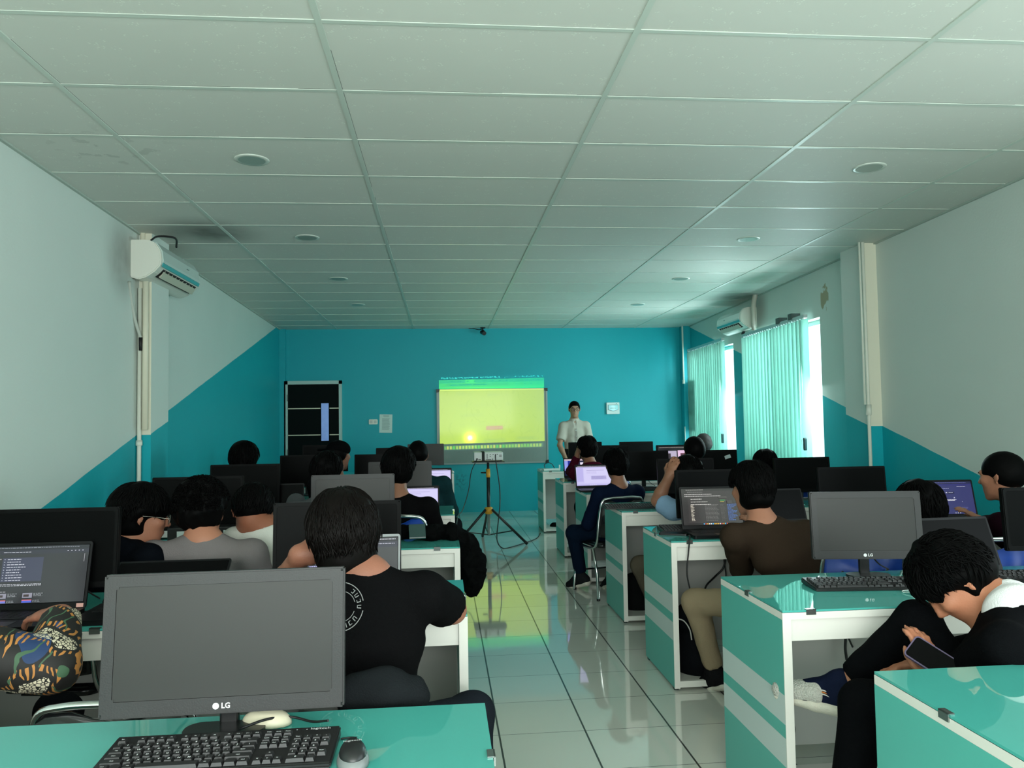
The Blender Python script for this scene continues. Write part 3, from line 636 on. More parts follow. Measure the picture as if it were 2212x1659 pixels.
# screens that are on: coloured shapes, each screen one mesh
scrE = bpy.data.materials.new('screen_lit'); scrE.use_nodes = True; N, L = nt(scrE); b = N['Principled BSDF']; va = N.new('ShaderNodeAttribute'); va.attribute_name = 'ui'
L.new(va.outputs['Color'], b.inputs['Emission Color']); b.inputs['Emission Strength'].default_value = .42; b.inputs['Base Color'].default_value = (.01, .01, .01, 1); b.inputs['Roughness'].default_value = .2
def screen_content(parent, items, W, H, mtx, name='picture'):
    """items: (u0, v0, u1, v1, rgb), u from left, v from bottom, later on top"""
    me = bpy.data.meshes.new(name); V = []; Fc = []; col = []
    for i, (u0, v0, u1, v1, c) in enumerate(items):
        n = len(V); yy = -.00002*i-.0002
        for u, v_ in ((u0, v0), (u1, v0), (u1, v1), (u0, v1)): V.append(mtx @ Vector(((u-.5)*W, yy, v_*H)))
        Fc.append((n, n+1, n+2, n+3)); col += [lin(c)+(1,)]*4
    me.from_pydata(V, [], Fc); a = me.color_attributes.new('ui', 'FLOAT_COLOR', 'CORNER'); a.data.foreach_set('color', [q for c in col for q in c])
    me.materials.append(scrE); o = bpy.data.objects.new(name, me); C.objects.link(o); o.parent = parent; return o
def textlines(u0, v1, u1, dv, n, c, h=.008, seed=1, frac=(.3, .9)):
    r = random.Random(seed); out = []
    for k in range(n):
        x_ = u0; end = u0+(u1-u0)*r.uniform(*frac)
        while x_ < end:
            w_ = r.uniform(.01, .035); out.append((x_, v1-k*dv-h, min(x_+w_, end), v1-k*dv, c)); x_ += w_+.006
    return out
def ui_dark_chat():
    I = [(0, 0, 1, 1, (52, 54, 58)), (0, .93, 1, 1, (40, 42, 50)), (0, .86, 1, .93, (52, 54, 66)), (.20, .38, .58, .80, (66, 70, 92))]
    I += textlines(.02, .975, .95, .04, 1, (170, 175, 190), .008, 1, (.95, 1)) + textlines(.20, .90, .52, .04, 1, (200, 205, 215), .012, 2, (.7, .8))
    for k in range(9): I.append((.215, .765-k*.046, .225, .777-k*.046, (190, 195, 210))); I += textlines(.245, .775-k*.046, .45, 1, 1, (225, 228, 240), .011, 3+k, (.5, .95))
    I += textlines(.20, .335, .60, .022, 2, (210, 214, 222), .010, 20, (.85, .98)) + textlines(.21, .21, .28, 1, 1, (200, 200, 206), .010, 21, (.8, 1))
    for a, bq in ((.19, .09), (.43, .09)): I += [(a, bq, a+.09, bq+.085, (150, 150, 165)), (a+.01, bq+.02, a+.06, bq+.06, (70, 60, 60))] + textlines(a+.10, bq+.08, a+.22, .022, 3, (150, 155, 160), .010, 30, (.5, .95))
    for a, cc in ((.19, (120, 130, 220)), (.43, (90, 110, 220))): I += [(a, .01, a+.09, .06, cc), (a, .045, a+.09, .06, (230, 120, 120))] + textlines(a+.10, .05, a+.22, .022, 2, (140, 145, 150), .010, 31, (.5, .95))
    I += [(.10, .765, .118, .788, (230, 80, 80))] + textlines(.125, .783, .19, 1, 1, (240, 240, 240), .014, 40, (.95, 1))
    I += [(.965, .70, .970, .84, (170, 170, 175))]
    for k in range(5): I.append((.80+k*.035, .895, .812+k*.035, .907, (220, 220, 235)))
    return I
def ui_dark_list():
    I = [(0, 0, 1, 1, (58, 54, 54)), (0, .94, 1, 1, (44, 42, 42)), (0, .06, .10, .94, (48, 46, 46)), (0, 0, 1, .055, (40, 38, 38))]
    I += textlines(.08, .975, .6, 1, 1, (200, 195, 190), .010, 5, (.5, .6)) + textlines(.10, .91, .5, 1, 1, (160, 158, 156), .010, 6, (.5, .7))
    I += textlines(.05, .85, .7, .05, 2, (235, 232, 228), .014, 7, (.6, .95)) + textlines(.15, .72, .45, 1, 1, (240, 238, 232), .016, 8, (.6, .7)) + textlines(.15, .64, .60, .07, 2, (235, 232, 225), .013, 9, (.4, .9))
    for k in range(13):
        v_ = .56-k*.036; I += textlines(.14, v_, .20, 1, 1, (250, 240, 220), .014, 50+k, (.6, 1)) + textlines(.38, v_, .62, 1, 1, (120, 118, 116), .012, 70+k, (.8, .98)) + textlines(.64, v_, .74, 1, 1, (96, 94, 92), .012, 90+k, (.5, .98)) + textlines(.76, v_, .93, 1, 1, (80, 130, 215), .013, 110+k, (.4, .98))
    I += [(.62, .73, .76, .77, (80, 76, 74)), (.64, .66, .73, .675, (90, 200, 110)), (.64, .62, .71, .632, (230, 220, 90)), (.76, .58, .84, .66, (70, 68, 68))]
    r = random.Random(4)
    for k in range(14): I.append((.33+k*.030, .012, .348+k*.030, .042, (r.choice([(240, 190, 70), (90, 190, 250), (230, 90, 80), (240, 240, 240)]))))
    return I
def ui_doc():
    I = [(0, 0, 1, 1, (206, 200, 246)), (0, .93, 1, 1, (34, 30, 44)), (.02, .20, .2, .9, (190, 182, 238)), (.22, .12, .98, .86, (216, 210, 250)), (.30, .75, .80, .765, (150, 140, 190)), (.42, .30, .86, .48, (184, 176, 224))]
    I += textlines(.05, .975, .95, 1, 1, (230, 225, 240), .016, 11, (.9, 1)) + textlines(.45, .46, .85, .04, 4, (140, 130, 190), .014, 12, (.8, 1)) + textlines(.3, .68, .7, .05, 2, (170, 160, 210), .014, 13, (.6, 1)) + [(0, 0, 1, .05, (190, 182, 236))] + [(.38+k*.05, .01, .41+k*.05, .035, (240, 240, 255)) for k in range(4)]
    return I
def ui_navy():
    I = [(0, 0, 1, 1, (46, 46, 104)), (0, .93, 1, 1, (26, 26, 70)), (0, .88, 1, .93, (40, 36, 110)), (0, 0, .04, .88, (24, 26, 84))]
    I += textlines(.04, .975, .95, 1, 1, (120, 120, 200), .012, 14, (.95, 1)) + textlines(.38, .80, .60, 1, 1, (180, 180, 220), .013, 15, (.9, 1)) + textlines(.74, .85, .90, 1, 1, (220, 220, 240), .013, 16, (.9, 1))
    I += [(.34, .63, .38, .68, (190, 190, 220)), (.56, .62, .68, .69, (30, 30, 74)), (.53, .645, .555, .67, (235, 235, 245))] + textlines(.30, .585, .46, .035, 2, (230, 230, 245), .014, 17, (.6, .95)) + textlines(.58, .665, .66, 1, 1, (220, 220, 240), .014, 18, (.9, 1))
    I += textlines(.52, .45, .72, .03, 2, (240, 240, 250), .016, 19, (.7, .95)) + [(.655, .48, .675, .515, (210, 210, 230)), (.79, .36, .795, .39, (200, 200, 220))] + textlines(.68, .20, .88, .03, 2, (120, 118, 170), .010, 22, (.9, 1))
    I += [(.44+k*.04, .015, .455+k*.04, .04, ((60, 180, 250) if k == 0 else (220, 220, 230))) for k in range(8) if k in (0, 5, 6, 7)]
    return I
def ui_grey_code():
    I = [(0, 0, 1, 1, (66, 68, 72)), (0, .92, 1, 1, (40, 40, 50)), (0, .80, 1, .92, (56, 58, 74)), (0, 0, .32, .60, (40, 42, 70))]
    I += textlines(.40, .97, .98, 1, 1, (220, 220, 230), .016, 23, (.9, 1)) + textlines(.5, .88, .98, 1, 1, (190, 190, 205), .016, 24, (.9, 1)) + textlines(.02, .56, .30, .05, 10, (196, 190, 250), .018, 25, (.4, 1)) + textlines(.55, .74, .85, 1, 1, (230, 230, 230), .02, 26, (.3, .5)) + textlines(.3, .42, .75, 1, 1, (240, 240, 255), .014, 27, (.9, 1))
    return I
def ui_call():
    I = [(0, 0, 1, 1, (20, 18, 26)), (.05, .10, .50, .78, (190, 180, 205)), (.53, .06, .98, .80, (236, 200, 232)), (.12, .20, .42, .50, (96, 90, 110)), (.18, .42, .34, .66, (60, 52, 60)), (.60, .40, .92, .66, (110, 60, 80)), (.62, .48, .90, .60, (40, 24, 40)), (.66, .5, .72, .58, (220, 120, 120)), (.80, .5, .86, .58, (230, 210, 200))]
    I += textlines(.04, .95, .96, 1, 1, (190, 180, 170), .02, 28, (.9, 1))
    return I
def ui_bits():
    I = [(0, 0, 1, 1, (20, 24, 60)), (0, .3, .35, .96, (150, 160, 235)), (.12, .45, .5, .9, (30, 40, 150)), (.0, .9, 1, 1, (200, 180, 190)), (.5, .2, .9, .6, (50, 40, 70)), (.55, .55, .7, .8, (240, 230, 250)), (.62, .1, .8, .22, (230, 220, 240))]
    return I
def on_desk(px, py, Y, dz=0): p = at(px, py, Y); return (p.x, p.y, DH+.0005+dz)
lapM = mat('laptop_black', (16, 16, 18), .42, spec=.2); lapK = mat('laptop_keys', (10, 10, 11), .5); lapS = mat('laptop_silver', (150, 152, 156), .35, .5); scrOff = mat('laptop_screen_off', (8, 8, 9), .25, spec=.06)
def laptop(label, loc, rz=0, W=.355, D=.24, Hs=.225, ang=20, content=None, m_=None, keys=True, sticker=False, cam_dot=True):
    """opens towards -y; ang = lid lean back from vertical"""
    mm = m_ or lapM; t = thing('laptop', label, 'laptop', loc, math.radians(rz), None)
    bm = B(); poly_prism(bm, rrect(0, -D/2, W, D, .012), 0.001, .018, 'z'); obj('base', bm, mm, t)
    bm = B()
    for r in range(6):
        n = 14; kw = (W-.05)/n
        for k in range(n):
            x0 = -W/2+.025+k*kw; y0 = -.035-r*.0185
            if r == 5 and 4 <= k <= 8:
                if k == 4: box(bm, x0+.001, y0-.015, .0182, x0+5*kw-.001, y0, .0198)
                continue
            box(bm, x0+.001, y0-.015, .0182, x0+kw-.001, y0, .0198)
    obj('keyboard', bm, lapK, t)
    bm = B(); box(bm, -.05, -D+.015, .0182, .05, -D+.075, .0187); obj('touchpad', bm, mat('touchpad', (34, 34, 36), .3), t)
    mt = Matrix.Translation((0, -.004, .016)) @ Matrix.Rotation(math.radians(-ang), 4, 'X')
    bm = B(); poly_prism(bm, rrect(0, Hs/2, W, Hs, .010), 0, .007, 'y'); bmesh.ops.transform(bm, matrix=mt, verts=list(bm.verts)); lid = obj('lid', bm, mm, t)
    bm = B(); box(bm, -W/2+.008, -.0010, .022, W/2-.008, -.0002, Hs-.010); bmesh.ops.transform(bm, matrix=mt, verts=list(bm.verts)); sc = obj('screen', bm, scrOff, lid)
    for h_ in (-1, 1):
        bm = B(); tube(bm, [(h_*W*.32, -.004, .014), (h_*W*.18, -.004, .014)], .006, 8); obj('hinge', bm, mm, t)
    if content: 
        pic = screen_content(t, content, W-.020, Hs-.036, mt @ Matrix.Translation((0, -.0012, .024))); pic.name = 'screen_picture'
    if sticker:
        bm = B(); box(bm, W/2-.032, -.0016, .004, W/2-.008, -.0008, .018); bmesh.ops.transform(bm, matrix=mt, verts=list(bm.verts)); obj('sticker', bm, mat('sticker_pink', (225, 170, 160), .5), t)
    return t
# --- monitors, left block (measured width in the photo gives each one's depth)
monitor('large grey-faced monitor nearest the photographer on the front left desk', (-.473, 1.735, DH+.0005), 1, .507, .296, 6, .045, True)
def mon(x0, x1, ytop, Y, label, **k):
    p = at((x0+x1)/2, ytop, Y); W = k.pop('W', (x1-x0)/F_PX*Y); H = k.pop('H', W*.595); lift = p.z-DH-H*math.cos(math.radians(5))
    rz = k.pop('rz', 0)
    return monitor(label, (p.x, Y, DH+.0005), rz, W, H, 5, max(.05, lift), **k)
mon(-28, 243, 1099, 2.98, 'black monitor at the left edge behind the laptop of the person in the batik shirt')
mon(596, 861, 1084, 3.08, 'black monitor in front of the person in the black T-shirt', light=False)
mon(675, 849, 1025, 4.47, 'grey-faced monitor above the head of the person in the black T-shirt', light=True)
mon(335, 519, 1030, 4.42, 'dark monitor behind the curly-haired person in the grey shirt', logo=False)
mon(458, 600, 1003, 5.88, 'black monitor hiding the lower face of the person near the left wall', logo=False)
mon(797, 931, 997, 5.94, 'grey-faced monitor beside the person in the black jacket, left block', light=True, logo=False)
mon(607, 718, 983, 7.25, 'black monitor before the dark door, fifth row on the left', logo=False)
mon(767, 870, 981, 7.30, 'black monitor partly behind the person in the black jacket, fifth row', logo=False)
mon(655, 750, 961, 8.55, 'black monitor behind the person wearing a cap', logo=False)
mon(813, 905, 967, 8.55, 'black monitor on the sixth left row, left of the whiteboard', logo=False)
mon(881, 958, 959, 10.25, 'dark grey monitor in front of the left edge of the whiteboard', light=True, logo=False)
# --- right block
mon(1752, 1984, 1062, 3.02, 'grey-faced monitor on the second right desk in front of the blue chair', light=True, rz=-9, W=.44, H=.272)
mon(2158, 2400, 1052, 3.0, 'black monitor cut by the right edge of the photo', logo=False, rz=-6)
mon(1455, 1632, 1014, 4.55, 'black monitor behind the open laptop showing a dark list', logo=False)
mon(1759, 1919, 1008, 4.56, 'black monitor above the grey-faced one, third right row', logo=False)
mon(1417, 1545, 990, 5.90, 'thin-framed dark monitor in front of the person in the pale blue shirt', logo=False)
mon(1667, 1797, 988, 5.90, 'black monitor below the nearer window, fourth right row', logo=False)
mon(1337, 1446, 974, 7.20, 'black monitor on its stand right of the person in the navy top', logo=False)
mon(1487, 1595, 972, 7.20, 'dark monitor with a pale asset sticker, below the farther window', logo=False, sticker=True)
mon(1272, 1361, 962, 8.50, 'black monitor on the sixth right row behind the maroon hoodie', logo=False)
mon(1416, 1506, 961, 8.50, 'lit monitor showing a video call on the sixth right row', logo=False, content=ui_call())
mon(1227, 1301, 955, 10.28, 'dark monitor covering the teacher below the chest', logo=False)
mon(1337, 1412, 954, 10.28, 'dark monitor on the farthest right row, below the fuse box', logo=False)

# ================================================================ LAPTOPS
p = atz(96, 1340, DH)
laptop('black laptop with a dark chat page under the batik sleeve', (at(85, 1310, 2.96).x-.005, 2.90, DH+.0005), 0, .385, .25, .235, 14, ui_dark_chat(), sticker=True)
laptop('laptop with a grey screen in front of the person in the black T-shirt', (at(762, 1230, 2.98).x, 2.95, DH+.0005), 0, .355, .24, .225, 20, ui_grey_code(), lapS)
laptop('black laptop tilted far back, edge just above the large front monitor', (at(378, 1228, 3.1).x, 2.96, DH+.0005), 0, .42, .26, .20, 52, None)
laptop('dark laptop lid behind the tangled cables, fourth row on the left', (at(616, 1050, 5.98).x, 5.9, DH+.0005), 0, .30, .22, .20, 12, None)
laptop('laptop with a white page beside the plaid shirt, left block', (at(938, 1030, 7.3).x, 7.3, DH+.0005), 0, .33, .22, .21, 14, ui_doc())
laptop('small laptop with a pale screen beside the black jacket, fourth left row', (at(903, 1050, 5.9).x, 5.78, DH+.0005), 0, .32, .22, .17, 16, ui_doc())
laptop('black gaming laptop showing a dark list, on the third right desk', (at(1540, 1120, 4.34).x, 4.33, DH+.0005), -3, .365, .25, .245, 14, ui_dark_list())
laptop('open laptop with a navy screen by the right wall', (at(2046, 1085, 4.5).x, 4.50, DH+.0005), -6, .37, .24, .235, 14, ui_navy())
laptop('laptop with a pale lilac page in front of the person in the navy top', (at(1285, 1045, 7.1).x, 7.12, DH+.0005), 0, .35, .24, .225, 16, ui_doc())
laptop('laptop half hidden by the raised hand in the maroon sleeve', (at(1252, 1008, 8.4).x, 8.42, DH+.0005), 0, .34, .24, .22, 14, ui_bits())
laptop('black laptop with a dark screen between the brown shirt and the grey monitor', (at(1722, 1120, 4.3).x, 4.50, DH+.0005), 4, .33, .23, .21, 20, None)
laptop('black laptop behind the bowed head of the person in black on the right', (at(2050, 1230, 2.95).x+.07, 2.97, DH+.0005), 2, .36, .24, .225, 22, None)

# ================================================================ KEYBOARDS
kbM = mat('keyboard_black', (28, 28, 29), .38); keyM = mat('key_black', (34, 34, 35), .45); legM = mat('key_legend', (220, 222, 224), .5)
def keyboard(label, loc, rz, legends=False, keys=True, group=None):
    t = thing('keyboard', label, 'keyboard', loc, math.radians(rz), group)
    W, D = .45, .155
    bm = B(); poly_prism(bm, [(-D/2, 0.0), (D/2, 0.0), (D/2, .022), (-D/2+.006, .010), (-D/2, .007)], -W/2, W/2, 'x')
    bmesh.ops.bevel(bm, geom=[e for e in bm.edges], offset=.003, segments=2, affect='EDGES')
    sl = math.atan2(.012, D)
    mt = Matrix.Translation((0, -D/2, .0088)) @ Matrix.Rotation(sl, 4, 'X')
    if legends: text_into(bm, 'logitech', .013, mt @ Matrix.Translation((W/2-.040, D-.011, .0026)), 1)
    for k in range(3): 
        vs = [bm.verts.new(mt @ Vector((W/2-.108+k*.020+.0015*math.cos(a*PI/4), D-.013+.0015*math.sin(a*PI/4), .0026))) for a in range(8)]; bm.faces.new(vs).material_index = 1
    obj('housing', bm, [kbM, legM], t)
    u = .0188; x0 = -W/2+.012
    K = []   # (x units, row from the front, width, legend)
    def row(r, start, spec):
        x_ = start
        for wd, s in spec: K.append((x_, r, wd, s)); x_ += wd
    row(5.25, 0, [(1, 'Esc')]); row(5.25, 2, [(1, 'F%d' % i) for i in range(1, 5)]); row(5.25, 6.5, [(1, 'F%d' % i) for i in range(5, 9)]); row(5.25, 11, [(1, 'F%d' % i) for i in range(9, 13)])
    row(4, 0, [(1, c) for c in '`1234567890-='] + [(2, '<--')]); row(3, 0, [(1.5, 'Tab')] + [(1, c) for c in 'QWERTYUIOP[]'] + [(1.5, '\\')])
    row(2, 0, [(1.75, 'Caps')] + [(1, c) for c in "ASDFGHJKL;'"] + [(2.25, 'Enter')]); row(1, 0, [(2.25, 'Shift')] + [(1, c) for c in 'ZXCVBNM,./'] + [(2.75, 'Shift')])
    row(0, 0, [(1.25, 'Ctrl'), (1.25, ''), (1.25, 'Alt'), (6.25, ''), (1.25, 'Alt'), (1.25, ''), (1.25, ''), (1.25, 'Ctrl')])
    row(5.25, 15.3, [(1, 'PrtSc'), (1, 'ScrLk'), (1, 'Pause')]); row(4, 15.3, [(1, 'Insert'), (1, 'Home'), (1, 'PgUp')]); row(3, 15.3, [(1, 'Delete'), (1, 'End'), (1, 'PgDn')])
    K.append((16.3, 1, 1, '^')); row(0, 15.3, [(1, '<'), (1, 'v'), (1, '>')])
    row(4, 18.6, [(1, 'Num'), (1, '/'), (1, '*'), (1, '-')]); row(3, 18.6, [(1, '7'), (1, '8'), (1, '9'), (1, '+')]); row(2, 18.6, [(1, '4'), (1, '5'), (1, '6')]); row(1, 18.6, [(1, '1'), (1, '2'), (1, '3'), (1, 'Enter')]); row(0, 18.6, [(2, '0'), (1, '.')])
    cache = {}
    for (kx, r, wd, s) in K:
        key = (wd, s if legends else ('' if (hash_((kx, r)) % 3) else '.'))
        if key not in cache:
            bm = B(); w_ = wd*u-.002; h_ = .0168; tp = .0022
            lo = [bm.verts.new(q) for q in ((-w_/2, -h_/2, 0), (w_/2, -h_/2, 0), (w_/2, h_/2, 0), (-w_/2, h_/2, 0))]
            hi = [bm.verts.new(q) for q in ((-w_/2+tp, -h_/2+tp, .0065), (w_/2-tp, -h_/2+tp, .0065), (w_/2-tp, h_/2-tp*.6, .0065), (-w_/2+tp, h_/2-tp*.6, .0065))]
            bm.faces.new(hi); [bm.faces.new([lo[i], lo[(i+1) % 4], hi[(i+1) % 4], hi[i]]) for i in range(4)]
            if legends and s: text_into(bm, s, .0075 if len(s) == 1 else .0042, Matrix.Translation((0, .001, .0068)), 1, .0001)
            elif not legends and key[1]: box(bm, -.002, 0, .0066, .001, .0022, .0067, 1)
            me = bpy.data.meshes.new('key'); bm.to_mesh(me); bm.free(); me.materials.append(keyM); me.materials.append(legM); cache[key] = me
        o = bpy.data.objects.new('key', cache[key]); C.objects.link(o); o.parent = t
        o.matrix_local = mt @ Matrix.Translation((x0+(kx+wd/2)*u, .010+(r+.5)*.0202, .0015))
    return t
def hash_(k): return int(k[0]*37+k[1]*101)
keyboard('black wired keyboard with white letters on the front left desk', (-.445, 1.600, DH+.0012), 0, True)
k2 = keyboard('black keyboard on the second right desk below the grey-faced monitor', ((1.41+1.86)/2-.02, 2.845, DH+.0012), -6)
dup(k2, (at(2250, 1235, 2.86).x+.03, 2.86, DH+.0012), math.radians(-4), 'black keyboard cut by the right edge of the photo')
kc, sc_ = None, None
def keyboard_far(label, loc, rz):
    t = thing('keyboard', label, 'keyboard', loc, math.radians(rz))
    bm = B(); poly_prism(bm, [(-.07, 0), (.07, 0), (.07, .022), (-.07, .009)], -.22, .22, 'x'); obj('housing', bm, kbM, t)
    bm = B()
    for r in range(6):
        for k in range(22): box(bm, -.21+k*.019, -.066+r*.0215, .009+r*.002, -.195+k*.019, -.049+r*.0215, .0155+r*.0025)
    o_ = obj('key', bm, keyM, t); o_['kind'] = 'stuff'
    return t
keyboard_far('black keyboard on the fourth right desk near the aisle', (at(1368, 1088, 5.6).x, 5.60, DH+.0012), 0)
keyboard_far('black keyboard on the fifth right desk below the monitor on its stand', (at(1405, 1055, 6.9).x, 6.93, DH+.0012), 0)
keyboard_far('black keyboard pushed behind the gaming laptop', (at(1462, 1142, 4.28).x+.165, 4.425, DH+.0012), 0)
# mice
def mouse(label, loc, rz, logo=False, cols=('mouse_black', (30, 31, 32)), side=True, s=1):
    t = thing('computer_mouse', label, 'mouse', loc, math.radians(rz))
    def shell(sc, z0, hh, col, name, ww=.031):
        bm = B(); n = 20; R_ = []
        for j in range(7):
            f = j/6; zz = z0+hh*math.sin(f*PI/2); k = math.cos(f*PI/2)**.6 if f < 1 else .02
            R_.append([bm.verts.new((ww*k*sc*math.sin(a)*(1-.12*math.cos(a)), .056*k*sc*math.cos(a), zz)) for a in [2*PI*i/n for i in range(n)]])
        for j in range(6):
            for i in range(n): f = bm.faces.new([R_[j][i], R_[j][(i+1) % n], R_[j+1][(i+1) % n], R_[j+1][i]]); f.smooth = True
        bm.faces.new(R_[0][::-1]); bm.faces.new(R_[-1])
        if name == 'shell' and logo: text_into(bm, 'logitech', .0115, Matrix.Translation((0, .008, z0+hh+.0008)), 1)
        obj(name, bm, [col, legM], t)
    if side: shell(1.0, .001, .026, mat('mouse_grey', (120, 124, 124), .35), 'lower_shell'); shell(.86, .014, .022, mat(*cols, .35), 'shell')
    else: shell(1.0, .001, .028, mat(*cols, .4), 'shell')
    return t
mp = atz(762, 1612, DH+.03)
mouse('black and grey mouse beside the front left keyboard', (mp.x, mp.y, DH+.0012), 8, True)
mp = atz(572, 1572, DH+.02)
t = mouse('cream computer mouse lying behind the front left keyboard', (mp.x-.012, 1.765, DH+.0012), 80, False, ('mouse_cream', (214, 206, 180)), False)
# cables on the front desk
def cable(label, pts, r=.0025, m_=None, n=8, name='cable', seg=6):
    bm = B(); tube(bm, spline(pts, n), r, seg); return tag(obj(name, bm, m_ or MATS['cable_black'], None), label, 'cable')
zc = DH+.0035
cable('black lead curling behind the front left keyboard', [(-.43, 1.685, zc+.02), (-.385, 1.73, zc+.02), (-.34, 1.76, zc+.012), (-.29, 1.742, zc+.006), (-.25, 1.70, zc+.022)], .0028)
cable('short mouse lead between the keyboard and the black and grey mouse', [(-.218, 1.655, zc), (-.20, 1.66, zc), (-.185, 1.652, zc+.002)], .002)
# ================================================================ PROJECTOR ON TRIPOD
blk = mat('tripod_black', (20, 26, 26), .4); yel = mat('tripod_yellow', (214, 150, 40), .45)
tx, ty = .535, 9.163
t = thing('tripod_stand', 'black tripod stand with yellow collars carrying the projector', 'tripod', (tx, ty, 0))
bm = B(); tube(bm, [(0, 0, .40), (0, 0, .80)], .021, 14); obj('pole', bm, blk, t)
bm = B(); tube(bm, [(0, 0, .80), (0, 0, .955)], .015, 12); obj('upper_pole', bm, blk, t)
bm = B(); tube(bm, [(0, 0, .09), (0, 0, .36)], .020, 12); obj('clear_sleeve', bm, mat('sleeve_grey', (120, 136, 132), .2, var=.4, vscale=30), t)
bm = B(); tube(bm, [(0, 0, .775), (0, 0, .875)], .025, 14); obj('upper_collar', bm, yel, t)
bm = B(); tube(bm, [(-.028, 0, .83), (-.06, 0, .83)], .010, 8); lathe(bm, [(.024, -.006), (.026, 0), (.022, .008)], 12, 0, (-.062, 0, .83)); obj('knob', bm, blk, t)
bm = B(); lathe(bm, [(.028, -.045), (.045, -.035), (.048, .03), (.03, .04)], 16, 0, (0, 0, .385)); obj('lower_collar', bm, yel, t)
for a in (-30, 96, 213):
    dx, dy = math.cos(math.radians(a)), math.sin(math.radians(a))
    bm = B(); p0 = Vector((dx*.045, dy*.045, .395)); p1 = Vector((dx*.49, dy*.49, .018))
    tube(bm, [p0, p1], .0155, 10); lg = obj('leg', bm, blk, t)
    bm = B(); tube(bm, [p1-(p1-p0).normalized()*.03, p1+(p1-p0).normalized()*.006], .019, 10); obj('rubber_foot', bm, MATS['black_plastic'], lg)
    bm = B(); tube(bm, [(dx*.02, dy*.02, .10), p0.lerp(p1, .62)], .007, 8); obj('brace', bm, blk, t)
bm = B(); box(bm, -.19, -.14, .955, .19, .14, .967, bev=.004); obj('tray', bm, blk, t)
t = thing('projector', 'white projector strapped to the tripod tray, ports facing the room', 'projector', (tx, ty, .969))
bm = B(); box(bm, -.172, -.12, .008, .172, .125, .108, bev=.012); bdy = obj('housing', bm, mat('projector_white', (206, 212, 208), .4), t)
for xx in (-.15, .15):
    bm = B(); lathe(bm, [(.014, 0), (.014, .009)], 10, 0, (xx, -.09, 0)); obj('foot', bm, blk, t)
bm = B()
for k in range(5): box(bm, -.022, -.1225, .032+k*.012, -.010, -.1205, .039+k*.012)
for (px_, pz) in ((.02, .078), (.02, .056), (.055, .078), (.085, .080), (.105, .080)): lathe(bm, [(.0065, 0), (.0065, .001)], 10)if False else box(bm, px_-.006, -.1225, pz-.004, px_+.006, -.1205, pz+.004)
box(bm, -.03, -.1225, .018, .03, -.1205, .024); box(bm, .045, -.1225, .016, .052, -.1205, .032); box(bm, -.145, -.1225, .022, -.125, -.1205, .038); box(bm, -.12, -.1225, .022, -.09, -.1205, .028)
for k in range(4): box(bm, .125, -.1225, .05+k*.007, .155, -.1205, .053+k*.007)
obj('ports', bm, mat('port_dark', (24, 30, 30), .5), t)
bm = B(); tube(bm, [(0, .126, .10), (0, .145, .10)], .028, 16); o_ = obj('lens_ring', bm, blk, t, loc=(0, 0, -.04))
bm = B(); box(bm, -.078, -.1245, .0, -.045, -.1235, .111); box(bm, -.078, -.1245, .1085, -.045, .13, .1115); obj('strap', bm, mat('strap_black', (14, 22, 20), .7), t)
# move the lens so that the beam leaves it
cab = MATS['cable_black']
def W3(px, py, Y): return tuple(at(px, py, Y))
cable('power lead drooping from the projector to the left desk', [(tx-.135, ty-.135, 1.0), W3(1018, 1020, 9.0), W3(1012, 1060, 8.6), W3(1000, 1100, 8.0), W3(990, 1113, 7.0), W3(987, 1125, 6.0), W3(984, 1150, 5.75)], .005, cab)
cable('long video lead falling from the projector to the floor', [(tx+.08, ty-.135, 1.045), W3(1071, 995, 9.0), W3(1079, 1050, 9.0), W3(1080, 1090, 8.9), W3(1077, 1120, 8.8), (.60, 8.75, .10), (.66, 8.72, .008), (.78, 8.80, .008), (.95, 9.05, .008), (1.12, 9.35, .008), (1.22, 9.75, .012)], .006, cab)
cable('small loop of black cable on the floor by the tripod', [(.22, 8.2, .006), (.32, 8.15, .006), (.36, 8.28, .006), (.28, 8.36, .006), (.18, 8.30, .006)], .006, cab)
# power cords hanging inside the right desks
zt = DH-.04
cable('black power cord hanging from the gaming laptop down to the backpack', [W3(1486, 1158, 4.25), W3(1490, 1160, 4.028), W3(1487, 1195, 4.02), W3(1484, 1240, 4.02), W3(1495, 1290, 4.03), W3(1505, 1330, 4.05), W3(1521, 1350, 4.08)], .004)
cable('bundle of cords hanging behind the third right desk', [W3(1568, 1192, 4.5), W3(1563, 1225, 4.5), W3(1545, 1245, 4.5), W3(1528, 1262, 4.45), W3(1522, 1274, 4.45)], .006)
cable('thin cord hanging straight behind the third right desk', [W3(1566, 1190, 4.52), W3(1564, 1210, 4.52), W3(1568, 1245, 4.52), W3(1560, 1262, 4.5)], .004)
cable('thick black cords hanging inside the second right desk', [W3(1825, 1350, 3.06), W3(1827, 1375, 3.05), W3(1826, 1400, 3.05), W3(1829, 1425, 3.05)], .006)
cable('thin loose cord inside the second right desk', [W3(1826, 1350, 3.06), W3(1832, 1375, 3.05), W3(1842, 1398, 3.05)], .004)
cable('thin white lead crossing the edge of the second right desk', [(1.745, 2.56, DH+.003), (1.70, 2.5395, DH+.003), (1.70, 2.53, DH-.03), (1.715, 2.53, .70), (1.72, 2.53, .66)], .0018, mat('cord_grey', (120, 120, 116), .5))
cable('black leads beside the batik-sleeved person\'s laptop', [W3(196, 1290, 2.86)[:2]+(zc,), (-1.28, 2.90, zc), (-1.20, 2.88, zc), (-1.12, 2.80, zc)], .003)
cable('black cords hanging under the second left desk', [W3(92, 1400, 3.0), W3(92, 1450, 3.0), W3(90, 1505, 3.0)], .005)
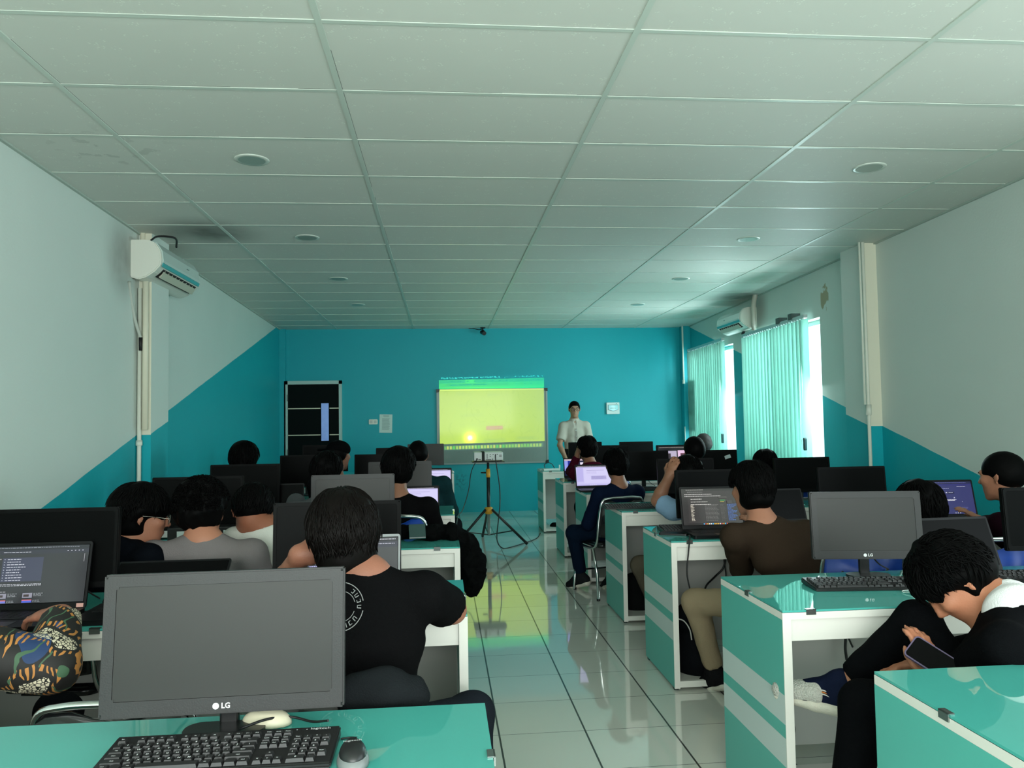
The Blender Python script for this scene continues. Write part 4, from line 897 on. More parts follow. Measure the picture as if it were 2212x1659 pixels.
# phones, box, earbuds, hub
def phone(label, loc, rz, col=(16, 16, 20), sz=(.075, .16, .009)):
    t = thing('smartphone', label, 'phone', loc, math.radians(rz)); w_, d_, h_ = sz
    bm = B(); poly_prism(bm, rrect(0, 0, w_, d_, .010), 0, h_, 'z'); obj('case', bm, mat('phone_case_%d' % col[0], col, .4), t)
    bm = B(); poly_prism(bm, rrect(0, 0, w_-.006, d_-.006, .008), h_+.0001, h_+.0008, 'z'); obj('screen', bm, scrOff, t); return t
pp = atz(1458, 1152, DH+.01); phone('black smartphone lying beside the gaming laptop', (pp.x, pp.y+.02, DH+.001), 62)
t = thing('power_bank', 'small dark teal box lying on the folded black jacket', 'box', tuple(at(902, 1164, 4.22)), math.radians(8))
bm = B(); box(bm, -.045, -.008, 0, .045, .008, .082, bev=.003); obj('body', bm, mat('teal_box', (34, 62, 60), .25), t)
bm = B(); box(bm, -.043, -.0095, .002, .043, -.0083, .006); obj('rim', bm, lapS, t); t.rotation_euler = (-.5, 0, .12)
eb = atz(1978, 1278, DH+.01)
t = thing('earphone', 'white earphone with its lead on the second right desk', 'earphone', (eb.x, eb.y, DH+.0005))
bm = B(); lathe(bm, [(.004, 0), (.011, .004), (.012, .009), (.006, .016)], 16); obj('bud', bm, mat('white_gloss', (232, 236, 232), .2), t)
bm = B(); tube(bm, spline([(0, 0, .008), (-.02, .012, .006), (-.03, .03, .003), (-.018, .05, .003), (.01, .055, .003)], 6), .0018, 6); obj('lead', bm, MATS['white_gloss'], t)
t = thing('cable_hub', 'white strip device on the aisle corner of the farthest right desk', 'device', (1.40, 9.97, DH+.0005), .1)
bm = B(); box(bm, -.10, -.03, 0, .12, .03, .024, bev=.004); obj('body', bm, MATS['white_gloss'], t)
bm = B(); box(bm, .11, -.01, .024, .125, .01, .07); obj('plug', bm, MATS['white_gloss'], t)
cable('black lead arching over the white strip device on the farthest right desk', [(1.33, 9.99, DH+.028), (1.32, 10.0, DH+.07), (1.37, 10.02, DH+.10), (1.43, 10.04, DH+.075), (1.47, 10.05, DH+.004)], .005)
bm = B(); rr = random.Random(5)
pts = []
for k in range(26): a = k*1.7; pts.append((.09*math.cos(a)*rr.uniform(.4, 1), .05*math.sin(a)*rr.uniform(.4, 1), .012+.06*rr.random()))
tube(bm, spline(pts, 5), .006, 6); tc_ = at(648, 1068, 5.62)
tag(obj('cable_tangle', bm, mat('tangle_dark', (24, 26, 28), .35), None, False, (tc_.x, 5.62, DH+.006)), 'tangle of dark cables on the fourth left desk beside the dark laptop', 'cable')
def label_card(label, px, py, Y, w_, h_):
    c = at(px, py, Y); bm = B(); box(bm, -w_/2, -.001, 0, w_/2, .001, h_)
    return tag(obj('label_card', bm, mat('label_white', (196, 206, 204), .6), None, False, tuple(c), (-.25, 0, 0)), label, 'label')

c = at(445, 1150, 4.26); t = thing('mini_computer', 'black box with white labels on the third left desk behind the curly-haired person', 'computer', (c.x, 4.28, DH+.0005))
bm = B(); box(bm, -.20, -.02, 0, .20, .10, .115, bev=.004); obj('casing', bm, MATS['black_plastic'], t)
for x_ in (-.118, .122):
    bm = B(); box(bm, x_-.032, -.0215, .065, x_+.032, -.0203, .098); obj('paper_label', bm, mat('label_white', (206, 214, 210), .6), t, label='white paper label')
# ================================================================ CHAIRS
chrome = mat('chrome', (210, 212, 210), .12, 1.0); blue = mat('blue_vinyl', (14, 62, 150), .42); blackv = mat('black_vinyl', (16, 17, 19), .22, coat=.4)
def chair_parts(t, vin):
    """seat at .45, back to .86, facing +y, origin on the floor under the seat centre"""
    def tb(name, pts, r=.0115, par=t):
        bm = B(); tube(bm, spline(pts, 6) if len(pts) > 3 else pts, r, 9); return obj(name, bm, chrome, par)
    W = .21
    for s in (-1, 1):
        tb('front_leg', [(s*(W+.005), .19, .43), (s*(W+.015), .21, .20), (s*(W+.02), .225, .006)][:3])
        tb('rear_leg', [(s*W, -.12, .44), (s*(W+.005), -.20, .22), (s*(W+.012), -.235, .006)][:3])
        for yy in (.225, -.235):
            bm = B(); lathe(bm, [(.014, 0), (.015, .018)], 10, 0, (s*(W+.015), yy, 0)); obj('foot_cap', bm, MATS['black_plastic'], t)
    bm = B(); tube(bm, spline([(-W, .19, .43), (-W, -.10, .43), (-W+.0, -.20, .50), (-W+.005, -.235, .70), (-W+.03, -.250, .845), (-W+.09, -.255, .875), (0, -.256, .878), (W-.09, -.255, .875), (W-.03, -.250, .845), (W-.005, -.235, .70), (W, -.20, .50), (W, -.10, .43), (W, .19, .43)], 6), .0115, 9); obj('back_frame', bm, chrome, t)
    bm = B(); tube(bm, [(-W-.01, .21, .18), (W+.01, .21, .18)], .008, 8); obj('stretcher', bm, chrome, t)
    # seat
    bm = B(); poly_prism(bm, rrect(0, 0, .40, .40, .07, 6), .437, .480, 'z'); bmesh.ops.bevel(bm, geom=[e for e in bm.edges if abs(e.verts[0].co.z-e.verts[1].co.z) < .001], offset=.014, segments=3, affect='EDGES'); obj('seat', bm, vin, t, True)
    # back pad: wide top edge dipping in the middle
    out = [(-.195, .54), (-.200, .62), (-.198, .80), (-.185, .842), (-.16, .858), (-.10, .858), (-.055, .835), (0, .822), (.055, .835), (.10, .858), (.16, .858), (.185, .842), (.198, .80), (.200, .62), (.195, .54), (.12, .525), (-.12, .525)]
    bm = B(); poly_prism(bm, out, -.016, .016, 'y'); bmesh.ops.bevel(bm, geom=[e for e in bm.edges if abs(e.verts[0].co.y-e.verts[1].co.y) < .001], offset=.010, segments=2, affect='EDGES')
    for v_ in bm.verts: v_.co.y += -.205 - (v_.co.z-.54)*.125 + .10*v_.co.x**2*-2
    bk = obj('backrest', bm, vin, t, True)
    for s in (-.11, .11):
        bm = B(); lathe(bm, [(.006, 0), (.006, .003)], 10); obj('rivet', bm, chrome, bk, loc=(s, -.253-.003, .74), rot=(PI/2, 0, 0))
CHP = {}
def chair(label, x, y, rz=0, kind='blue', z=0):
    if kind not in CHP:
        t = thing('stacking_chair', label, 'chair', (x, y, z), math.radians(rz), 'chrome stacking chairs'); chair_parts(t, blue if kind == 'blue' else blackv); CHP[kind] = t; return t
    return dup(CHP[kind], (x, y, z), math.radians(rz), label)
# ================================================================ ORGANIC SURFACES
def V3(p): return np.array([p[0], p[1], p[2]], float)
def unit(v): v = np.asarray(v, float); n = np.linalg.norm(v); return v/n if n > 1e-9 else v
class Blob:
    """smoothly joined solids meshed into one continuous skin"""
    def __init__(s): s.P = []
    def cap(s, a, b, ra, rb=None, k=.02, wide=None, ws=1.0, cut=None, op=1):
        s.P.append(('c', V3(a), V3(b), ra, ra if rb is None else rb, k, None if wide is None else unit(wide), ws, cut, op)); return s
    def chain(s, pts, rs, k=.02, **kw):
        for i in range(len(pts)-1): s.cap(pts[i], pts[i+1], rs[i], rs[i+1], k, **kw)
        return s
    def ell(s, c, rad, axes=None, k=.02, op=1):
        A = np.eye(3) if axes is None else np.array([unit(a) for a in axes]); s.P.append(('e', V3(c), np.array(rad, float), A, k, op)); return s
    def mesh(s, name, res, mt, parent=None, off=(0, 0, 0), noise=None, smooth=1, cutbelow=None, label=None):
        lo = np.full(3, 1e9); hi = -lo; bb = []
        for p in s.P:
            if p[0] == 'c':
                r = max(p[3], p[4])*max(1, p[7]); l = np.minimum(p[1], p[2])-r; h = np.maximum(p[1], p[2])+r
            else: r = p[2].max(); l = p[1]-r; h = p[1]+r
            bb.append((l, h))
            if p[-1] > 0: lo = np.minimum(lo, l); hi = np.maximum(hi, h)
        lo -= res*3; hi += res*3; n = np.ceil((hi-lo)/res).astype(int)+1
        D = np.full(n, .5, np.float32)
        for p, (l, h) in zip(s.P, bb):
            k = p[5] if p[0] == 'c' else p[4]; op = p[-1]; pad = k+res*4
            i0 = np.maximum(0, np.floor((l-pad-lo)/res).astype(int)); i1 = np.minimum(n, np.ceil((h+pad-lo)/res).astype(int)+1)
            if (i1 <= i0).any(): continue
            gx, gy, gz = [lo[a]+res*np.arange(i0[a], i1[a]) for a in range(3)]
            X = np.stack(np.meshgrid(gx, gy, gz, indexing='ij'), -1).astype(np.float32)
            if p[0] == 'c':
                _, a, b, ra, rb, k, wd, ws, cut, op = p
                Q = X-a; ab = b-a
                if wd is not None:
                    w_ = unit(wd-unit(ab)*0); Q = Q - ((Q@w_)*(1-1/ws))[..., None]*w_; ab = ab-(ab@w_)*(1-1/ws)*w_
                L2 = max(ab@ab, 1e-9); t = np.clip((Q@ab)/L2, 0, 1)
                d = np.linalg.norm(Q-t[..., None]*ab, axis=-1)-(ra+(rb-ra)*t)
                if cut is not None: d = np.maximum(d, (X-V3(cut[0]))@unit(cut[1]))
            else:
                _, c, rad, A, k, op = p; Q = (X-c)@A.T; q = np.linalg.norm(Q/rad, axis=-1); g = np.linalg.norm(Q/rad**2, axis=-1)+1e-6
                d = q*(q-1)/g
            sl = tuple(slice(i0[a], i1[a]) for a in range(3)); E = D[sl]
            if op > 0:
                hh = np.clip(.5+.5*(E-d)/k, 0, 1); D[sl] = E+(d-E)*hh-k*hh*(1-hh)
            else:
                d = -d; hh = np.clip(.5-.5*(E-d)/k, 0, 1); D[sl] = E+(d-E)*hh+k*hh*(1-hh)
        if noise is not None:
            msk = np.abs(D) < .06; idx = np.argwhere(msk); Pn = lo+idx*res; D[msk] += noise(Pn).astype(np.float32)
        if cutbelow is not None:
            zz = lo[2]+res*np.arange(n[2]); D = np.maximum(D, (cutbelow-zz)[None, None, :]).astype(np.float32)
        return nets(name, D, lo, res, mt, parent, off, smooth, label)
def nets(name, D, lo, res, mt, parent, off, smooth, label=None):
    S_ = D < 0; n = np.array(D.shape)
    cnt = np.zeros(n-1, np.int8); acc = np.zeros(tuple(n-1)+(3,), np.float32); ne = np.zeros(n-1, np.float32)
    for dx in (0, 1):
        for dy in (0, 1):
            for dz in (0, 1): cnt += S_[dx:n[0]-1+dx, dy:n[1]-1+dy, dz:n[2]-1+dz]
    act = (cnt > 0) & (cnt < 8); idx = np.argwhere(act); vid = np.full(n-1, -1, np.int32); vid[act] = np.arange(len(idx))
    pos = np.zeros((len(idx), 3)); w = np.zeros(len(idx))
    for ax in range(3):
        o = [a for a in range(3) if a != ax]
        for u in (0, 1):
            for v in (0, 1):
                c0 = idx.copy(); c0[:, o[0]] += u; c0[:, o[1]] += v; c1 = c0.copy(); c1[:, ax] += 1
                d0 = D[c0[:, 0], c0[:, 1], c0[:, 2]]; d1 = D[c1[:, 0], c1[:, 1], c1[:, 2]]
                m_ = (d0 < 0) != (d1 < 0); t = np.where(m_, d0/np.where(m_, d0-d1, 1), 0)
                p = c0.astype(float); p[:, ax] += t; pos[m_] += p[m_]; w[m_] += 1
    pos = pos/w[:, None]*res+lo; F = []
    for ax in range(3):
        o = [(ax+1) % 3, (ax+2) % 3]; a0 = [slice(None)]*3; a1 = [slice(None)]*3; a0[ax] = slice(0, -1); a1[ax] = slice(1, None)
        s0 = S_[tuple(a0)]; s1 = S_[tuple(a1)]; E = np.argwhere(s0 != s1)
        E = E[(E[:, o[0]] > 0) & (E[:, o[1]] > 0)]
        if not len(E): continue
        ok = (E[:, o[0]] < n[o[0]]-1) & (E[:, o[1]] < n[o[1]]-1); E = E[ok]
        def g(du, dv):
            q = E.copy(); q[:, o[0]] -= du; q[:, o[1]] -= dv; return vid[q[:, 0], q[:, 1], q[:, 2]]
        Q = np.stack([g(0, 0), g(1, 0), g(1, 1), g(0, 1)], 1); fl = s0[E[:, 0], E[:, 1], E[:, 2]]
        Q[~fl] = Q[~fl][:, ::-1]; F.append(Q)
    F = np.concatenate(F)
    for _ in range(smooth):
        acc = np.zeros_like(pos); c_ = np.zeros(len(pos))
        for a in range(4):
            b = (a+1) % 4; np.add.at(acc, F[:, a], pos[F[:, b]]); np.add.at(acc, F[:, b], pos[F[:, a]]); np.add.at(c_, F[:, a], 1); np.add.at(c_, F[:, b], 1)
        pos = .5*pos+.5*acc/c_[:, None]
    pos -= np.array([off[0], off[1], off[2]])
    me = bpy.data.meshes.new(name); me.vertices.add(len(pos)); me.vertices.foreach_set('co', pos.astype(np.float32).ravel())
    me.loops.add(F.size); me.loops.foreach_set('vertex_index', F.astype(np.int32).ravel())
    me.polygons.add(len(F)); me.polygons.foreach_set('loop_start', np.arange(0, F.size, 4, dtype=np.int32)); me.polygons.foreach_set('loop_total', np.full(len(F), 4, np.int32))
    me.update(calc_edges=True); me.validate(); me.shade_smooth()
    for x in (mt if isinstance(mt, (list, tuple)) else [mt]): me.materials.append(x)
    ob = bpy.data.objects.new(name, me); C.objects.link(ob)
    if parent: ob.parent = parent
    if label: ob['label'] = label
    return ob
def wav(f, amp, seed=0, dirs=5):
    r = np.random.RandomState(seed); K = [(unit(r.randn(3))*f*r.uniform(.6, 1.5), r.uniform(0, 6.28)) for _ in range(dirs)]
    def fn(P):
        W = np.zeros(len(P)); wp = .02*np.sin(P[:, [1, 2, 0]]*f*.7+seed)
        for k, ph in K: W += np.sin((P+wp)@k+ph)
        return amp*W/math.sqrt(dirs)
    return fn
def folds(f, amp, seed=0):
    """ridged creases, for cloth"""
    a = wav(f, 1, seed); b = wav(f*2.1, 1, seed+9)
    return lambda P: -amp*(1-np.abs(np.tanh(a(P)*1.3)))*1.2 + amp*.5 + amp*.3*b(P)

# ================================================================ PEOPLE
def skin(c, n): return mat('skin_%s' % n, c, .5, spec=.35, bump=.12, bscale=220)
hairM = mat('hair_black', (6, 6, 6), .55, spec=.035); hairB = mat('hair_soft_black', (11, 8, 7), .45, spec=.07)
eyeW = mat('eye_white', (120, 112, 106), .4, spec=.1); eyeD = mat('eye_dark', (20, 14, 12), .2)
def cloth(name, c, rough=.85, bump=.3, bs=240, var=0): return mat('cloth_'+name, c, rough, spec=.02, bump=bump, bscale=bs, var=var, vscale=14)
def frame(face, pitch=0, roll=0):
    """face: degrees left of +y; pitch>0 looks down; returns fwd, right, up"""
    M = Matrix.Rotation(math.radians(face), 3, 'Z') @ Matrix.Rotation(math.radians(-pitch), 3, 'X') @ Matrix.Rotation(math.radians(roll), 3, 'Y')
    return V3(M @ Vector((0, 1, 0))), V3(M @ Vector((1, 0, 0))), V3(M @ Vector((0, 0, 1)))
def head_prims(b, c, f, r, u, s=1.0, ears=True, mouth=True):
    A = (r, f, u)
    b.ell(c+u*.028*s-f*.012*s, (.074*s, .094*s, .088*s), A, .02)
    b.ell(c+f*.030*s-u*.030*s, (.062*s, .066*s, .080*s), A, .03)
    b.ell(c+f*.050*s-u*.078*s, (.040*s, .036*s, .034*s), A, .03)
    b.cap(c+f*.076*s-u*.102*s-r*.010*s, c+f*.076*s-u*.102*s+r*.010*s, .015*s, k=.022)      # chin
    b.cap(c+f*.080*s+u*.032*s-r*.036*s, c+f*.080*s+u*.032*s+r*.036*s, .012*s, k=.018)      # brow
    b.cap(c+f*.090*s+u*.022*s, c+f*.112*s-u*.020*s, .0065*s, .011*s, .010)                  # nose
    for q in (-1, 1):
        b.ell(c+f*.100*s-u*.026*s+r*q*.011*s, (.008*s, .009*s, .007*s), A, .006)
        b.ell(c+f*.066*s-u*.012*s+r*q*.040*s, (.022*s, .022*s, .018*s), A, .025)             # cheek
        b.ell(c+f*.094*s+u*.008*s+r*q*.031*s, (.014*s, .012*s, .009*s), A, .010, -1)         # eye hollow
    if mouth:
        b.cap(c+f*.090*s-u*.056*s-r*.017*s, c+f*.096*s-u*.056*s, .0060*s, .0075*s, .006); b.cap(c+f*.090*s-u*.056*s+r*.017*s, c+f*.096*s-u*.056*s, .0060*s, .0075*s, .006)
        b.cap(c+f*.088*s-u*.068*s-r*.013*s, c+f*.088*s-u*.068*s+r*.013*s, .0085*s, k=.006)
        b.cap(c+f*.104*s-u*.0625*s-r*.022*s, c+f*.104*s-u*.0625*s+r*.022*s, .0022*s, k=.003, op=-1)
    if ears:
        for q in (-1, 1):
            o = unit(r*q*.85-f*.35+u*0)
            e = c+r*q*.078*s-f*.010*s-u*.004*s
            b.ell(e+o*.006*s+u*.006*s, (.0075*s, .019*s, .027*s), (unit(r*q+f*.45), unit(f-r*q*.45), u), .006)
            b.ell(e+o*.012*s+u*.007*s+f*.004*s, (.0055*s, .010*s, .015*s), (unit(r*q+f*.45), unit(f-r*q*.45), u), .004, -1)
            b.ell(e-u*.026*s, (.006*s, .008*s, .009*s), A, .006)
def hand_prims(b, w, d, n, side, curl=.5, s=1.0, spread=.35, thumb=.7):
    """w wrist, d direction of the fingers, n back-of-hand normal, side=+1 thumb on the +cross side"""
    d = unit(d); n = unit(n-d*(n@d)); l = np.cross(n, d)*side
    p = w+d*.045*s
    b.cap(w-d*.01*s, w+d*.03*s, .023*s, .026*s, .02, wide=l, ws=1.15)
    b.cap(w+d*.03*s, w+d*.078*s, .0175*s, .0150*s, .015, wide=l, ws=2.1)
    for i, (off, ln, rr) in enumerate(((.030, .072, .0088), (.010, .080, .0090), (-.010, .075, .0086), (-.028, .058, .0078))):
        k0 = w+d*.082*s+l*off*s; a = curl*(.55+.1*i); dd = unit(d+l*off*spread*8*(1-curl)); dn = -n; q = k0
        pts = [q-dd*.012*s]; 
        for j, fr in enumerate((.45, .32, .23)):
            ang = a*(j+.6)*1.05; v = dd*math.cos(ang)+dn*math.sin(ang); q = q+v*ln*fr*s; pts.append(q)
        b.chain(pts, [rr*s*1.05, rr*s, rr*.92*s, rr*.78*s], .006)
    t0 = w+d*.018*s+l*.022*s; t1 = t0+unit(d*.7+l*.75-n*.3)*.040*s; t2 = t1+unit(d*(.8)+l*(.5-thumb*.5)-n*.35*thumb)*.030*s; t3 = t2+unit(d*.9+l*(.2-thumb*.6)-n*.4*thumb)*.024*s
    b.chain([t0, t1, t2, t3], [.0150*s, .0115*s, .0100*s, .0082*s], .008)
def strands(name, c, f, r, u, mt, parent, off, n, style, seed=1, s=1.0, R=(.092, .110, .104), low=-.25):
    """locks following the skull so that the outline is hair, not a shell"""
    rd = random.Random(seed); bm = B(); off = np.array(off)
    def surf(th, ph, lift=0):
        l = np.array([math.sin(ph)*math.sin(th), math.sin(ph)*math.cos(th), math.cos(ph)])
        k = 1.0 if l[2] > 0 else 1+(.16 if l[1] < 0 else 0)*min(.6, -l[2])
        return c+u*.026*s+r*l[0]*(R[0]*k*s+lift)+f*(l[1]*(R[1]*k*s+lift)-.014*s)+u*l[2]*(R[2]*s+lift), unit(r*l[0]+f*l[1]+u*l[2]), l
    for i in range(n):
        th = rd.uniform(-PI, PI); ph = math.acos(1-rd.random()*(1.35 if style != 'curly' else 1.30))
        base, nrm, l = surf(th, ph)
        if l[1] > .45 and l[2] < .42: continue
        if abs(l[0]) > .72 and l[2] < .22 and l[1] > -.45: continue
        if style == 'curly':
            if l[2] < -.45: continue
            a = unit(np.cross(nrm, [rd.uniform(-1, 1) for _ in range(3)])); b_ = np.cross(nrm, a); rr = rd.uniform(.006, .011)*s
            pts = [base+nrm*(-.006+.005*k)+a*rr*math.cos(k*1.3)+b_*rr*math.sin(k*1.3) for k in range(6)]; rad = [.0024, .0026, .0026, .0024, .0018, .0006]
        elif style == 'spiky':
            sw = rd.gauss(0, .25); L_ = rd.uniform(.25, .55); pts = []
            up_ = rd.uniform(.004, .016)
            for k in range(5):
                t = k/4; p, nn, _ = surf(th+sw*t, ph+L_*t, -.003*s+up_*math.sin(t*1.9)*s); pts.append(p)
            rad = [.0030, .0034, .0028, .0018, .0004]
        else:
            sw = rd.gauss(0, .16); L_ = rd.uniform(.5, 1.0); pts = []; fl = rd.uniform(0, .012) if rd.random() < .25 else 0; curl = rd.uniform(-.05, .05) if style == 'wavy' else 0
            for k in range(7):
                t = k/6; p2 = min(ph+L_*t, (2.2 if l[1] < -.2 else 1.9) if l[1] < .3 else 1.45)
                p, nn, l2 = surf(th+sw*t+curl*math.sin(t*7), p2, (-.001+.0055*math.sin(t*PI))*s+fl*t*t); 
                if l2[2] < .10 and l2[1] > -.12 and abs(l2[0]) > .3: break
                pts.append(p-u*max(0, ph+L_*t-p2)*.05)
            if len(pts) < 3: continue
            rad = [.0030, .0034, .0034, .0030, .0024, .0014, .0004]
        tube(bm, [Vector(tuple(p-off)) for p in pts], .002, 4, 0, False, rs=[q*s for q in rad])
    return obj(name, bm, mt, parent)
def hair_shell(c, f, r, u, s, style):
    h = Blob(); A = (r, f, u)
    th = {'short': .008, 'wavy': .018, 'curly': .030, 'spiky': .014, 'bob': .026, 'mop': .024}[style]
    h.ell(c+u*.030*s-f*.018*s, ((.076+th)*s, (.093+th)*s, (.088+th)*s), A, .02)
    low = {'short': .03, 'wavy': .085, 'curly': .045, 'spiky': .055, 'bob': .09, 'mop': .065}[style]
    h.ell(c-f*.040*s-u*(low-.03)*s, ((.066+th*.8)*s, (.060+th*.8)*s, (.058+th*.3)*s), A, .03)
    # clear the face, the ears and the neck
    h.ell(c+f*.125*s-u*.045*s, (.085*s, .085*s, (.098 if style != 'mop' else .075)*s), A, .012, -1)
    if style not in ('bob',):
        for q in (-1, 1): h.ell(c+r*q*.092*s-u*.020*s+f*.012*s, (.024*s, .034*s, .036*s), A, .008, -1); h.ell(c+r*q*.085*s-u*.028*s+f*.050*s, (.045*s, .050*s, .050*s), A, .010, -1)
    if style == 'short': h.ell(c+f*.03*s-u*.085*s, (.15*s, .075*s, .062*s), A, .02, -1)
    return h
def eyes_and_brows(t, c, f, r, u, s, off, glasses=None):
    o = np.array(off)
    for q in (-1, 1):
        e = c+f*.0795*s+u*.006*s+r*q*.031*s-o
        bm = B(); bmesh.ops.create_uvsphere(bm, u_segments=14, v_segments=10, radius=.0115*s); [setattr(v_, 'co', v_.co+Vector(tuple(e))) for v_ in bm.verts]; ey = obj('eye', bm, eyeW, t, True)
        bm = B(); bmesh.ops.create_uvsphere(bm, u_segments=12, v_segments=8, radius=.0062*s); [setattr(v_, 'co', v_.co+Vector(tuple(e+f*.0068*s))) for v_ in bm.verts]; obj('iris', bm, eyeD, ey, True)
        bm = B(); tube(bm, [Vector(tuple(c-o+f*(.0925-.005*abs(k-1))*s+u*(.030+.003*(k == 1))*s+r*q*(.014+.018*k)*s)) for k in range(3)], .003*s, 6, rs=[.0022*s, .0034*s, .0016*s]); obj('eyebrow', bm, hairM, t)
    if glasses:
        g = None; gm = mat('glasses_'+glasses[0], glasses[1], .25, glasses[2])
        bm = B()
        for q in (-1, 1):
            cc = c-o+f*.106*s+u*.004*s+r*q*.034*s
            ring = [Vector(tuple(cc+r*.026*s*math.cos(a)+u*.021*s*math.sin(a))) for a in [k*2*PI/16 for k in range(17)]]; tube(bm, ring, glasses[3], 6, cap=False)
            tube(bm, [Vector(tuple(c-o+f*.104*s+u*.010*s+r*q*.060*s)), Vector(tuple(c-o+f*.05*s+u*.012*s+r*q*.079*s)), Vector(tuple(c-o-f*.010*s+u*.010*s+r*q*.086*s)), Vector(tuple(c-o-f*.022*s-u*.008*s+r*q*.085*s))], glasses[3]*.8, 6)
        tube(bm, [Vector(tuple(c-o+f*.107*s+u*.008*s+r*x*.009*s)) for x in (-1, 0, 1)], glasses[3], 6)
        g = obj('glasses', bm, gm, t)
        bm = B()
        for q in (-1, 1):
            cc = c-o+f*.1055*s+u*.004*s+r*q*.034*s; bm.faces.new([bm.verts.new(tuple(cc+r*.025*s*math.cos(a)+u*.020*s*math.sin(a))) for a in [k*2*PI/14 for k in range(14)]])
        bmesh.ops.solidify(bm, geom=list(bm.faces), thickness=.001); obj('lenses', bm, mat('lens_glass', (220, 235, 235), .05, trans=.9, ior=1.05, alpha=.10), g)
def person(label, head, face=0, pitch=0, roll=0, tface=None, pelvis=None, R=None, L=None, legs=None, shirt=(20, 20, 22), sname='black', sleeve='short', pants=(22, 24, 28), pname='dark', hair='wavy', hs=1.0, sk=(140, 96, 74), skn='tan', res=.011, s=1.0, shw=.185, nst=0, stand=False, collar=None, eyes=False, glasses=None, shoes=((24, 24, 26), 'dark'), bulk=1.0, shirtM=None, extra_body=None, extra_shirt=None, armth=1.0, hairm=None, hood=False, cat='person', slen=.74, toelen=.225, nbase=None, slv=1.0, bucket=None, sfold=.0035, neckfwd=.03, footres=True):
    f, r, u = frame(face, pitch, roll); tf = face if tface is None else tface
    TF, TR, TU = frame(tf); c = V3(head)
    pelvis = V3(pelvis) if pelvis is not None else V3((c[0], c[1]-.12*TF[1], .53))
    t = thing('person', label, cat, (pelvis[0], pelvis[1], 0)); off = (pelvis[0], pelvis[1], 0)
    nk = c-u*.125*s-f*.035*s; nb_ = nk-TU*.035*s-TF*.012*s+unit(pelvis-nk)*.03*s            # base of the neck
    if nbase is not None: nb_ = V3(nbase)
    spine = unit(pelvis-nb_); ch = nb_+spine*.17*s-TF*.005; ws = nb_+(pelvis-nb_)*.66
    sh = {q: nb_+spine*.055*s+TR*q*shw*s for q in (-1, 1)}
    hip = {q: pelvis+TR*q*.09*s for q in (-1, 1)}
    arms = {1: R, -1: L}; A = {}
    for q in (-1, 1):
        a = arms[q] or {}
        el = V3(a['el']) if 'el' in a else sh[q]-TU*.24*s+TF*.10*s+TR*q*.05
        wr = V3(a['wr']) if 'wr' in a else V3((*(el+TF*.20-TR*q*.10)[:2], .83))
        A[q] = (el, wr, V3(a['d']) if 'd' in a else unit(wr-el), V3(a['n']) if 'n' in a else np.array([0, 0, 1.]), a.get('curl', .45), a.get('flip', 1))
    G = {}
    for q in (-1, 1):
        g = (legs or {}).get(q)
        if g: G[q] = [None if x is None else V3(x) for x in g]
        elif stand: G[q] = [hip[q]-TU*.42*s+TF*.02, hip[q]-TU*(pelvis[2]-.09), None]
        else: G[q] = [hip[q]+TF*.40*s+TR*q*.05+np.array([0, 0, .0]), None, None]
        if G[q][1] is None: k_ = G[q][0]; G[q][1] = np.array([k_[0], k_[1], .09])+TF*-.02
        if len(G[q]) < 3 or G[q][2] is None: G[q] = [G[q][0], G[q][1], G[q][1]+unit(TF*1.0+TR*q*.15)*.15+np.array([0, 0, -.055])]
    # ---- body: one continuous skin
    b = Blob(); head_prims(b, c, f, r, u, s, mouth=eyes)
    b.cap(c-u*.05*s-f*.02*s, nb_+TU*.005, .054*s, .060*s, .03)
    b.cap(nb_, ch, .060*s, .095*s*bulk, .04, wide=TR, ws=1.45); b.cap(ch, ws, .095*s*bulk, .088*s*bulk, .04, wide=TR, ws=1.4); b.cap(ws, pelvis, .088*s*bulk, .100*s*bulk, .04, wide=TR, ws=1.4)
    for q in (-1, 1):
        el, wr, d, n_, cu, fl = A[q]
        b.cap(nb_+spine*.05, sh[q], .045*s, .048*s, .04); b.cap(sh[q], el, .046*s*armth, .036*s*armth, .02); b.cap(el, el+(wr-el)*.3, .038*s*armth, .040*s*armth, .015); b.cap(el+(wr-el)*.3, wr, .040*s*armth, .026*s*armth, .015)
        hand_prims(b, wr, d, n_, fl*q*-1, cu, s)
        kn, an, to = G[q]; b.cap(hip[q], kn, .070*s, .050*s, .03); b.cap(kn, an, .047*s, .034*s, .02); fd_ = unit(to-an); dn_ = unit(an-kn); dn_ = unit(dn_-fd_*(dn_@fd_)); b.cap(an, an+dn_*.05+fd_*.07, .032*s, .024*s, .02)
    if extra_body: extra_body(b)
    b.mesh('body', res, skin(sk, skn), t, off)
    # ---- top
    b = Blob(); e = .010
    b.cap(nb_+spine*.015, ch, (.058+e)*s, (.098+e)*s*bulk, .04, wide=TR, ws=1.48); b.cap(ch, ws, (.098+e)*s*bulk, (.093+e)*s*bulk, .04, wide=TR, ws=1.45); b.cap(ws, pelvis+np.array([0, 0, -.02]), (.093+e)*s*bulk, (.106+e)*s*bulk, .04, wide=TR, ws=1.45)
    for q in (-1, 1):
        el, wr = A[q][:2]
        b.cap(nb_+spine*.045, sh[q], (.048+e)*s, (.050+e)*s, .05)
        if sleeve == 'long':
            b.cap(sh[q], el, (.052+e)*s*slv, (.045+e)*s*slv, .03); b.cap(el, wr, (.045+e)*s*slv, (.028+e)*s*slv, .02, cut=(wr-unit(wr-el)*.01, wr-el))
        else:
            p = sh[q]+(el-sh[q])*slen; b.cap(sh[q], p, (.053+e)*s, (.052+e*1.6)*s, .03, cut=(p, el-sh[q]))
    if collar or hood: b.cap(nb_+TU*(.004 if eyes else .020)*s+TF*.005, nb_-TU*.004, (.060+e)*s, (.072+e)*s, .015)
